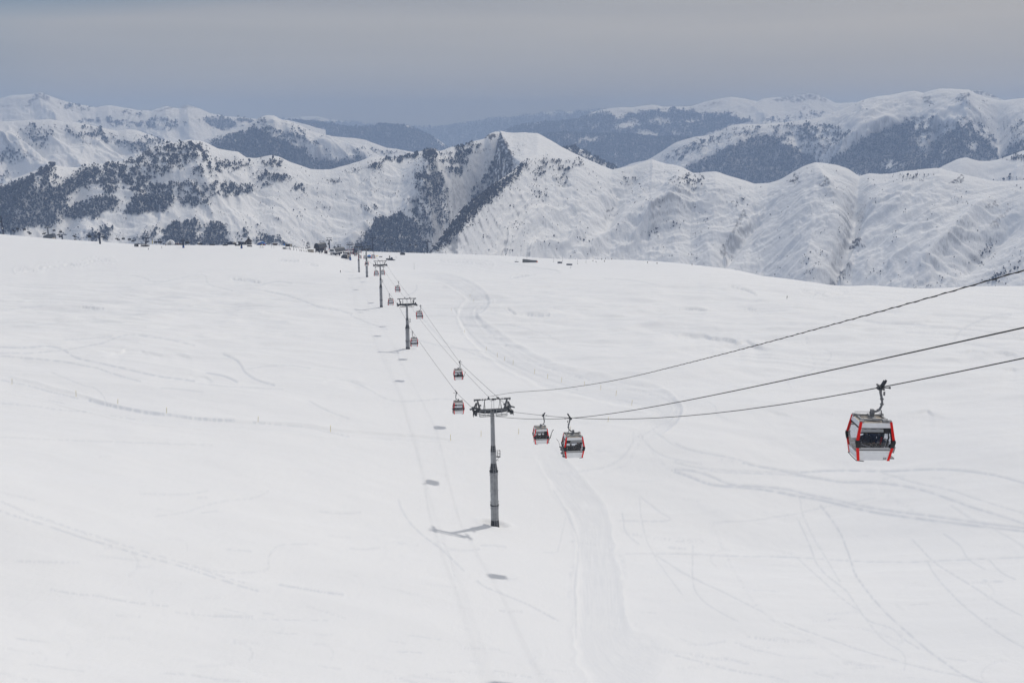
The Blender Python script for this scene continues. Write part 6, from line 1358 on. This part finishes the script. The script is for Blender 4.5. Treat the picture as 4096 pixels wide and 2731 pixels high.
def screen_station():
    Y = 935; g = on_ground(1150, Y); r = empty('screen_station', g, .18, 'chairlift drive station with a big black box and blue sign', 'building')
    MB().box((.3, 1.2, 4.0), (4.0, 3.0, 2.4)).build('drive_box', M_BLACK, r); b = MB(); b.box((3.3, 1.6, 4.0), (2.2, 2.4, 2.2)); q = b.build('beige_box', M_BEIGE, r); MB().box((2.2, 1.5, 5.35), (4.4, 2.6, .4)).build('snow_cover', M_SNOWY, q)
    l = MB()
    for x in (-1.4, 2.2, 5.8): l.box((x, 1.4, .8), (.5, .6, 3.6))
    l.build('leg', M_NAVY, r); a = MB(); a.box((5.2, 1.2, 2.7), (4.2, .5, .5), 0, 0, -.1); a.tube([(6.6, .6, 2.9), (7.4, .6, 2.2), (7.4, .6, 1.2)], .2, 6); a.build('return_beam', M_NAVY, r)
    MB().box((-2.6, .8, 4.6), (1.3, .3, 1.3)).build('sign', M_SKYBL, r); MB().box((-1.75, .78, 4.7), (.3, .3, 1.5)).build('sign_edge', M_YEL, r)
    c = MB(); c.box((-3.2, .8, .9), (2.6, 2.0, 2.2)); cc = c.build('operator_cabin', M_GREYP, r); MB().box((-3.2, -.25, 1.1), (1.6, .08, .9)).build('window', M_WIN, cc)
    w = MB(); w.tube([(.8 + 1.7 * math.cos(t), .2 + .6 * math.sin(t), 1.0) for t in np.linspace(0, 6.28, 20)], .22, 6); w.build('bull_wheel', M_GREYP, r)
screen_station()
def curved_hall():
    Y = 1130; g = on_ground(197, Y); a, y, z = ray(197, 936); t = float(z / y * Y); s = px_m(Y); r = empty('curved_hall', (g.x, Y, t - 4.2), .15, 'low dark curved lift hall half behind the left brow', 'building'); W = 20 * s
    pr = [(-W, 0), (-W * .85, 2.2), (-W * .3, 3.6), (W * .6, 4.2), (W * .9, 3.6), (W, 1.6), (W, 0)]; MB().prism(pr + [(W, -14), (-W, -14)], 'y', 0, 9).build('hall_shell', M_CLADDING, r); q = MB(); q.prism([(-W * .1, 3.95), (W * .5, 4.2), (W * .5, 4.5), (-W * .1, 4.25)], 'y', .5, 5); q.build('snow_patch', M_SNOWY, r)
    k = MB(); k.box((W * 1.1, -2, -.6), (W * .5, 3, 1.6)); k.build('porch', M_BEIGE, r)
curved_hall()
def slide_frame():
    Y = 1031; g = on_ground(1231, Y); r = empty('steel_gantry', g, .1, 'dark leaning steel frame with a hanging brown chair near the station', 'gantry')
    m = MB()
    for x in (-.9, .9): m.tube([(x - 1.6, 0, -.5), (x + .6, 0, 7.0)], .22, 6); m.tube([(x + 1.6, 0, .5), (x + .8, 0, 6.8)], .18, 6)
    for t in (.1, .45, .75, .98): m.box((-1.6 + 2.2 * t, 0, 7 * t), (2.2, .5, .7))
    m.build('mast_frame', M_NAVY, r); MB().box((1.2, 0, 1.6), (3.0, .8, 1.0)).build('hanging_seat', M_WOOD, r)
slide_frame()
# long concrete shed and the half buried huts at right
def long_shed():
    Y = 866; s = px_m(Y); g = on_ground(2118, Y); r = empty('long_shed', (g.x, Y, g.z), -.22, 'long grey concrete shed half buried in snow with an orange end', 'shed'); W = 58 * s
    b = MB(); b.prism([(-W / 2, -1.0), (W / 2, -1.0), (W / 2, 1.5), (-W / 2, 2.3)], 'y', 0, 3.2); b.build('wall', mat('raw_concrete', (.22, .22, .20), .85, 0, .3, .7), r); q = MB(); q.prism([(-W / 2 - .1, 2.3), (W / 2 + .1, 1.5), (W / 2 + .1, 1.75), (-W / 2 - .1, 2.5)], 'y', -.15, 3.3); ro = q.build('roof', M_CLADDING, r); n = MB(); n.prism([(0, 2.1), (W / 2, 1.75), (W / 2, 2.2), (0, 2.3)], 'y', .5, 3.3); n.build('snow_cover', M_SNOWY, ro)
    MB().box((W / 2 + .35, .8, .2), (.7, 1.8, 2.0)).build('orange_door', M_ORANGE, r)
long_shed()
def buried_hut(px, Y, w, h, lab, rz=-.2):
    g = on_ground(px, Y); r = empty('buried_hut', g, rz, lab, 'hut'); MB().box((0, .7, h / 2 - .4), (w, 1.6, h + .8)).build('wall', M_CLADDING, r); q = MB(); q.prism([(-w * .3, h), (w * .55, h * .75), (w * .6, h * 1.2), (0, h * 1.35), (-w * .35, h * 1.1)], 'y', .0, 1.6); q.build('snow_cover', M_SNOWY, r); MB().box((-w * .15, -.12, h * .5), (w * .3, .05, h * .5)).build('door', M_NAVY, r)
buried_hut(2239, 838, 3.8, 1.3, 'small dark hut half under snow right of the long grey shed'); buried_hut(2277, 806, 4.6, 1.1, 'low navy hut half under snow, rightmost of the buried huts')
buried_hut(2066, 880, 3.4, .6, 'nearly buried dark roof left of the long grey shed')
for x, y0, y1, Y, lab in ((2107, 1000, 1036, 900, 'thin tall pole behind the long grey shed'), (2214, 1037, 1055, 870, 'thin snow pole left of the buried huts'), (2250, 1033, 1053, 880, 'thin tall snow pole between the two buried huts'), (2283, 1060, 1079, 760, 'thin lamp pole in front of the navy buried hut'), (2310, 1045, 1065, 820, 'thin snow pole just right of the navy buried hut'), (2344, 1043, 1062, 840, 'thin snow pole farthest right beyond the buried huts'), (1656.5, 1017, 1043, 800, 'thin lamp post with box foot on open snow before the far sheds'), (2066, 1034, 1046, 890, 'thin short pole beside the nearly buried roof')):
    g = on_ground(x, Y); s = px_m(Y); r = empty('snow_pole', g, 0, lab, 'pole', 'thin poles on the far snow'); MB().tube([(0, 0, -.5), (0, 0, (y1 - y0) * s)], .075, 6).build('shaft', M_GREYP, r); MB().box((0, 0, .2), (.35, .35, .5)).build('foot', M_CLADDING, r)
# parked snow groomer and goal frame
def groomer():
    g = on_ground(1562, 944); r = empty('snow_groomer', g, -.3, 'dark snow groomer parked with raised blade on the far snow', 'snow groomer')
    b = MB(); b.box((0, 0, 1.0), (4.5, 2.2, .8)); b.build('body', M_BLACK, r); c = MB(); c.prism([(.4, 1.4), (2.0, 1.4), (1.8, 2.7), (.7, 2.7)], 'y', -.9, .9); cb = c.build('cab', M_NAVY, r); MB().box((1.2, -.93, 2.1), (1.0, .06, .7)).build('window', M_WIN, cb)
    for y in (-1.3, 1.3): MB().prism([(-2.4, .2), (-2.0, 0), (2.2, 0), (2.6, .4), (2.2, .9), (-2.1, .9)], 'y', y - .4, y + .4).build('track', M_BLACK, r)
    k = MB(); k.box((-3.4, 0, 1.0), (1.2, 3.2, 1.2), 0, 0, .4); k.box((3.6, 0, .5), (1.4, 3.4, .5)); k.build('blade', M_CLADDING, r); e = MB(); e.tube([(-1.3, .5, 1.3), (-1.3, .5, 4.4)], .3, 6); e.tube([(-.2, -.5, 1.3), (-.2, -.5, 4.2)], .25, 6); e.build('exhaust_stack', M_BLACK, r)
groomer()
g = on_ground(1583.5, 975); gl = MB(); gl.tube([(-.8, 0, -.2), (-.8, 0, 1.6), (.8, 0, 1.6), (.8, 0, -.2)], .09, 6); go_ = gl.build('start_gate', M_GREYP); go_.location = g; tag(go_, 'pale square gate frame right of the parked groomer', 'gate')
# sunshades
def sunshade(px, Y, col, lab, rz=0):
    g = on_ground(px, Y); r = empty('sunshade', g, rz, lab, 'sunshade', 'low shelters on the far snow'); MB().tube([(0, 0, -.3), (0, 0, 1.3)], .07, 6).build('post', M_BLACK, r); q = MB(); q.tube([(0, 0, 1.15), (0, 0, 1.75)], [1.6, .1], 10); q.build('canopy', col, r)
for px, Y, c, lab in ((1508, 985, M_YEL, 'yellow green sunshade right of the blue kiosk'), (1574, 1130, M_BLACK, 'dark shelter first of the row left of the grey cabin'), (1579, 1145, M_BLACK, 'dark shelter second of the row left of the grey cabin'), (1585, 1125, M_BLACK, 'dark shelter third of the row left of the grey cabin'), (1590, 1130, M_WOOD, 'brown shelter nearest left of the grey cabin'), (1639, 1150, M_BLACK, 'dark shelter right of the grey cabin'), (1646, 1150, M_BLACK, 'dark shelter beside the lamp post, left one'), (1655, 1130, M_BLACK, 'dark shelter directly above the lamp post'), (1666, 1110, M_BLACK, 'dark shelter right of the lamp post'), (1600, 1160, M_CLADDING, 'grey shelter behind the grey cabin')): sunshade(px, Y, c, lab)
# people on the far snow
PG = 'skiers standing about the lift station'
for px, Y, lab, z in [(549, 812, 'lone figure left of the crowded snow bar', 0), (597.5, 818, 'lone figure just right of the crowded snow bar', 0), (594, 770, 'lone figure standing in front of the crowded snow bar', 1), (663, 838, 'person walking left of the white dome', 2), (647, 790, 'person crouched on the snow left of the white dome', 0), (840.5, 860, 'lone skier on the snow left of the timber house', 0), (868, 865, 'second lone skier left of the timber house', 0), (1163, 900, 'person right of the chairlift drive station', 0), (1187, 930, 'skier first right of the drive station', 1), (1198, 925, 'slim skier second right of the drive station', 1), (1203.5, 935, 'skier in a pair left of the leaning steel frame', 0), (1206, 925, 'skier at right of that pair below the leaning frame', 1), (1205, 905, 'skier nearest the viewer below the leaning frame', 0), (1213.5, 950, 'skier just left of the leaning steel frame', 0), (1219, 900, 'small figure left of the beige shed', 0), (1225, 900, 'figure beside the end of the beige shed', 0), (1186, 1010, 'leftmost figure on the ridge behind the drive station', 0), (1191.5, 1010, 'second figure on the ridge behind the drive station', 0), (1196, 1005, 'third figure on the ridge in brown', 3), (1203, 1010, 'fourth figure on the ridge behind the skiers', 0), (1207, 1010, 'fifth figure on the ridge behind the skiers', 0), (1213, 1010, 'sixth figure on the ridge, rightmost', 0), (1347.5, 930, 'person below the grey barrel station', 0), (1285, 960, 'person in blue beside the dark barrel station', 1), (1262, 950, 'person under the dark barrel station', 1), (1278, 950, 'second person under the dark barrel station', 0), (1697, 1080, 'lone skier on open snow left of the tower by the ravine', 0),
                      (2372, 860, 'leftmost skier of the group right of the buried huts', 0), (2384, 840, 'second skier of the group right of the buried huts', 0), (2407, 900, 'third skier of the group right of the buried huts', 0), (2418, 850, 'fourth skier of the group right of the buried huts', 0), (2422, 930, 'skier at the back of the group right of the buried huts', 0), (2447, 910, 'rightmost skier of the group, near the snow edge', 0), (2590, 820, 'lone skier farther right along the snow edge', 0), (2628, 800, 'second lone skier farther right along the snow edge', 0), (3148, 470, 'lone skier on the right hand hollow', 0), (2768, 770, 'lone skier at the snow edge below the ridge', 0), (1362, 640, 'person sitting on the snow below the half dome station', 0)]:
    person(BODY_STAND[z], on_ground(px, Y), random.uniform(0, 6), lab, PG, None, random.uniform(.95, 1.1))
for k, px in enumerate(np.linspace(564, 595, 22)): person(BODY_STAND[(0, 0, 1, 0, 2, 0)[k % 6]], on_ground(px, 812 + 4 * (k % 3)), random.uniform(0, 6), 'dark figure in the packed crowd under the snow bar canopy', 'crowd at the snow bar', None, random.uniform(.95, 1.1))
for k, px in enumerate(np.linspace(699, 731, 22)): person(BODY_STAND[(0, 1, 0, 0, 3, 0)[k % 6]], on_ground(px, 872 + 4 * (k % 3)), random.uniform(0, 6), 'dark figure in the packed row between the dome and the blue based tower', 'crowd beside the white dome', None, random.uniform(.85, 1.1))
for k, px in enumerate((1070, 1074, 1078, 1083, 1087)): person(BODY_STAND[0], on_ground(px, 1020), random.uniform(0, 6), 'dark figure in the loose group right of the striped tent', 'group right of the tent')
# feather flag
g = on_ground(611, 880); r = empty('feather_flag', g, 0, 'tall narrow flag, yellow below and dark above, right of the leaning tower', 'flag'); MB().tube([(0, 0, -1), (-.2, 0, 7.2)], .09, 6).build('pole', M_GREYP, r); MB().box((-.05, 0, 2.4), (.6, .08, 2.8)).build('yellow_banner', M_YEL, r); MB().box((-.15, 0, 5.4), (.55, .08, 3.0)).build('dark_banner', M_WOOD, r)
# yellow piste marker poles
SG = 'thin yellow piste marker poles'
STK = [(48, 1533, 20), (304, 1582, 22), (471, 1616, 22), (666, 1653, 26), (1032, 1687, 24), (1322, 1722, 22), (1802, 1760, 24), (1924, 1746, 24), (2074, 1736, 24), (1989, 1425, 14), (2018, 1440, 14), (2052, 1455, 16), (2138, 1490, 16), (2190, 1510, 16), (2246, 1524, 16), (2337, 1540, 16), (2403, 1556, 17), (2464, 1578, 18), (2527, 1616, 18), (2432, 1686, 20), (1895, 1205, 10), (1880, 1185, 9), (1945, 1398, 12), (1858, 1330, 12), (1806, 1243, 10), (2281, 1725, 22)]
LABS = ['beside the left piste edge, first from the left', 'beside the left piste edge, second from the left', 'beside the left piste edge, third from the left', 'beside the left piste edge, fourth from the left', 'beside the left piste edge, fifth from the left', 'beside the left piste edge, sixth from the left', 'left of the nearest tower', 'just left of the nearest tower pole', 'just right of the nearest tower pole', 'above the nearest tower, first of the row down the piste', 'above the nearest tower, second of the row down the piste', 'above the nearest tower, third of the row down the piste', 'above the crossarm, fourth of the row', 'fifth of the row beside the winding piste', 'sixth of the row beside the winding piste', 'seventh of the row beside the winding piste', 'eighth of the row beside the winding piste', 'ninth of the row, near the bend', 'tenth of the row, at the bend', 'inside the piste bend', 'high by the narrow upper piste, lower one', 'high by the narrow upper piste, upper one', 'between the second tower and the piste, lower one', 'between the second tower and the piste, upper one', 'far up beside the narrow piste', 'behind the cabin with left-hand skis']
mk = MB(); mk.tube([(0, 0, -.3), (.03, 0, 1.05)], .032, 6); MARK = mk.build('shaft', M_YEL); mb_ = MB(); mb_.tube([(.03, 0, .62), (.035, 0, .78)], .038, 6); mb_.tube([(.02, 0, .3), (.024, 0, .42)], .036, 6); BAND = mb_.build('dark_band', M_BLACK)
BAND.parent = MARK
for k, ((px, py, hp), lb) in enumerate(zip(STK, LABS)):
    g = ground_hit(px, py); r = empty('marker_pole', g, 0, 'thin yellow marker pole ' + lb, 'marker pole', SG); h = hp * g.y / FPX
    c = MARK if k == 0 else copy_tree(MARK); c.parent = r; c.scale = (1, 1, h / 1.05)
    r.rotation_euler = (0, random.uniform(-.02, .10), 0)
# ---------------------------------------------------------------- light, sky, air
SUN_EL, SUN_AZ = math.radians(SUN_ANG[0]), math.radians(SUN_ANG[1])   # azimuth from straight ahead to the right
SUN_V = Vector((math.cos(SUN_EL) * math.sin(SUN_AZ), math.cos(SUN_EL) * math.cos(SUN_AZ), math.sin(SUN_EL)))
sd = bpy.data.lights.new('sun', 'SUN'); so = bpy.data.objects.new('sun', sd); COL.objects.link(so)
sd.energy = SUN_E; sd.angle = math.radians(1.8); sd.color = (1.0, .955, .90)
so.rotation_euler = (-SUN_V).to_track_quat('-Z', 'Y').to_euler(); so.location = (0, 0, 2000)

w = bpy.data.worlds.new('World'); S.world = w; w.use_nodes = True
nt = w.node_tree; N = nt.nodes.new; L = nt.links.new
bg = nt.nodes['Background']; bg.inputs['Strength'].default_value = .10
sky = N('ShaderNodeTexSky'); sky.sky_type = 'NISHITA'; sky.sun_disc = False; sky.sun_elevation = SUN_EL; sky.sun_rotation = SUN_AZ; sky.altitude = 2700
tc = N('ShaderNodeTexCoord'); sep = N('ShaderNodeSeparateXYZ'); L(tc.outputs['Generated'], sep.inputs[0])
def math_(op, a, b=None, clamp=False):
    n = N('ShaderNodeMath'); n.operation = op; n.use_clamp = clamp
    for i, v in enumerate((a, b)):
        if v is None: continue
        if isinstance(v, (int, float)): n.inputs[i].default_value = v
        else: L(v, n.inputs[i])
    return n.outputs[0]
# the cloud sheet: brightness and tint by height above the horizon, streaked by stretched noise
ramp = N('ShaderNodeValToRGB'); cr = ramp.color_ramp
for i, (p, c) in enumerate(SKY_RAMP):
    e = cr.elements[i] if i < 2 else cr.elements.new(p)
    e.position = p; e.color = (*c, 1)
mp = N('ShaderNodeMapping'); mp.inputs['Scale'].default_value = (1.3, 1.3, 19); mp.inputs['Rotation'].default_value = (0, math.radians(3.0), 0); L(tc.outputs['Generated'], mp.inputs[0])
nz = N('ShaderNodeTexNoise'); nz.inputs['Scale'].default_value = 1.35; nz.inputs['Detail'].default_value = 5; nz.inputs['Roughness'].default_value = .5; L(mp.outputs[0], nz.inputs['Vector'])
off = math_('MULTIPLY', math_('SUBTRACT', nz.outputs['Fac'], .5)  , .10)
L(math_('ADD', sep.outputs['Z'], off), ramp.inputs['Fac'])
# warmer to the right, bluer to the left of the view
tint = N('ShaderNodeMix'); tint.data_type = 'RGBA'; tint.blend_type = 'MULTIPLY'; tint.inputs[0].default_value = 1.0
lr = N('ShaderNodeMapRange'); lr.inputs[1].default_value = -.68; lr.inputs[2].default_value = .40; L(math_('SUBTRACT', math_('ADD', sep.outputs['X'], .08), math_('MULTIPLY', math_('MAXIMUM', math_('SUBTRACT', sep.outputs['Z'], .085), 0), math_('MULTIPLY', math_('LESS_THAN', sep.outputs['Z'], .35), 8.0))), lr.inputs[0])
lrc = N('ShaderNodeValToRGB')
for i, (p, c) in enumerate(((0.0, (.06, .20, .50)), (.20, (.62, .76, .92)), (.33, (.92, .95, 1.0)), (.45, (.95, .97, 1.0)), (1.0, (1.03, 1.0, .96)))):
    e = lrc.color_ramp.elements[i] if i < 2 else lrc.color_ramp.elements.new(p)
    e.position = p; e.color = (*c, 1)
L(lr.outputs[0], lrc.inputs[0])
L(ramp.outputs[0], tint.inputs[6]); L(lrc.outputs[0], tint.inputs[7])
# bright veil round the hidden sun
dp = N('ShaderNodeVectorMath'); dp.operation = 'DOT_PRODUCT'; dp.inputs[1].default_value = SUN_V; L(tc.outputs['Generated'], dp.inputs[0])
gl = math_('POWER', math_('MAXIMUM', dp.outputs['Value'], 0), 9.0)
ga = N('ShaderNodeMix'); ga.data_type = 'RGBA'; ga.blend_type = 'ADD'; ga.inputs[0].default_value = 1.0
gs = N('ShaderNodeVectorMath'); gs.operation = 'SCALE'; gs.inputs[0].default_value = (1, .97, .93); L(math_('MULTIPLY', gl, GLOW), gs.inputs[3])
L(tint.outputs[2], ga.inputs[6]); L(gs.outputs[0], ga.inputs[7])
ten = N('ShaderNodeVectorMath'); ten.operation = 'SCALE'; ten.inputs[3].default_value = 10.0; L(ga.outputs[2], ten.inputs[0])
fin = N('ShaderNodeMix'); fin.data_type = 'RGBA'; fin.inputs[0].default_value = .95; L(sky.outputs[0], fin.inputs[6]); L(ten.outputs[0], fin.inputs[7])
L(fin.outputs[2], bg.inputs['Color'])

def haze_box():
    me = bpy.data.meshes.new('haze'); bm = bmesh.new()
    bmesh.ops.create_cube(bm, size=1.0); bm.to_mesh(me); bm.free()
    o = bpy.data.objects.new('haze', me); COL.objects.link(o)
    lo, hi = Vector((-20400, -20400, -1152)), Vector((20400, 20400, 400))
    o.location = (lo + hi) / 2; o.scale = hi - lo
    m = bpy.data.materials.new('haze'); m.use_nodes = True; n = m.node_tree
    n.nodes.remove(n.nodes['Principled BSDF'])
    v = n.nodes.new('ShaderNodeVolumePrincipled'); v.inputs['Color'].default_value = (*HAZE_C, 1); v.inputs['Density'].default_value = HAZE_D; v.inputs['Absorption Color'].default_value = (*HAZE_A, 1); v.inputs['Anisotropy'].default_value = 0.0
    n.links.new(v.outputs[0], n.nodes['Material Output'].inputs['Volume'])
    me.materials.append(m); tag(o, 'thin blue air haze over the valley', None, None, 'stuff')
if HAZE_D: haze_box()

S.render.engine = 'CYCLES'
S.view_settings.view_transform = 'Standard'; S.view_settings.look = 'None'; S.view_settings.exposure = EXPO; S.view_settings.gamma = 1
S.cycles.max_bounces = 6; S.cycles.diffuse_bounces = 3; S.cycles.glossy_bounces = 3; S.cycles.transmission_bounces = 4; S.cycles.transparent_max_bounces = 12; S.cycles.volume_bounces = 1
S.cycles.use_denoising = True; S.cycles.use_adaptive_sampling = True; S.cycles.adaptive_threshold = .012
S.cycles.sample_clamp_indirect = 6
try: S.cycles.denoiser = 'OPENIMAGEDENOISE'
except Exception: pass
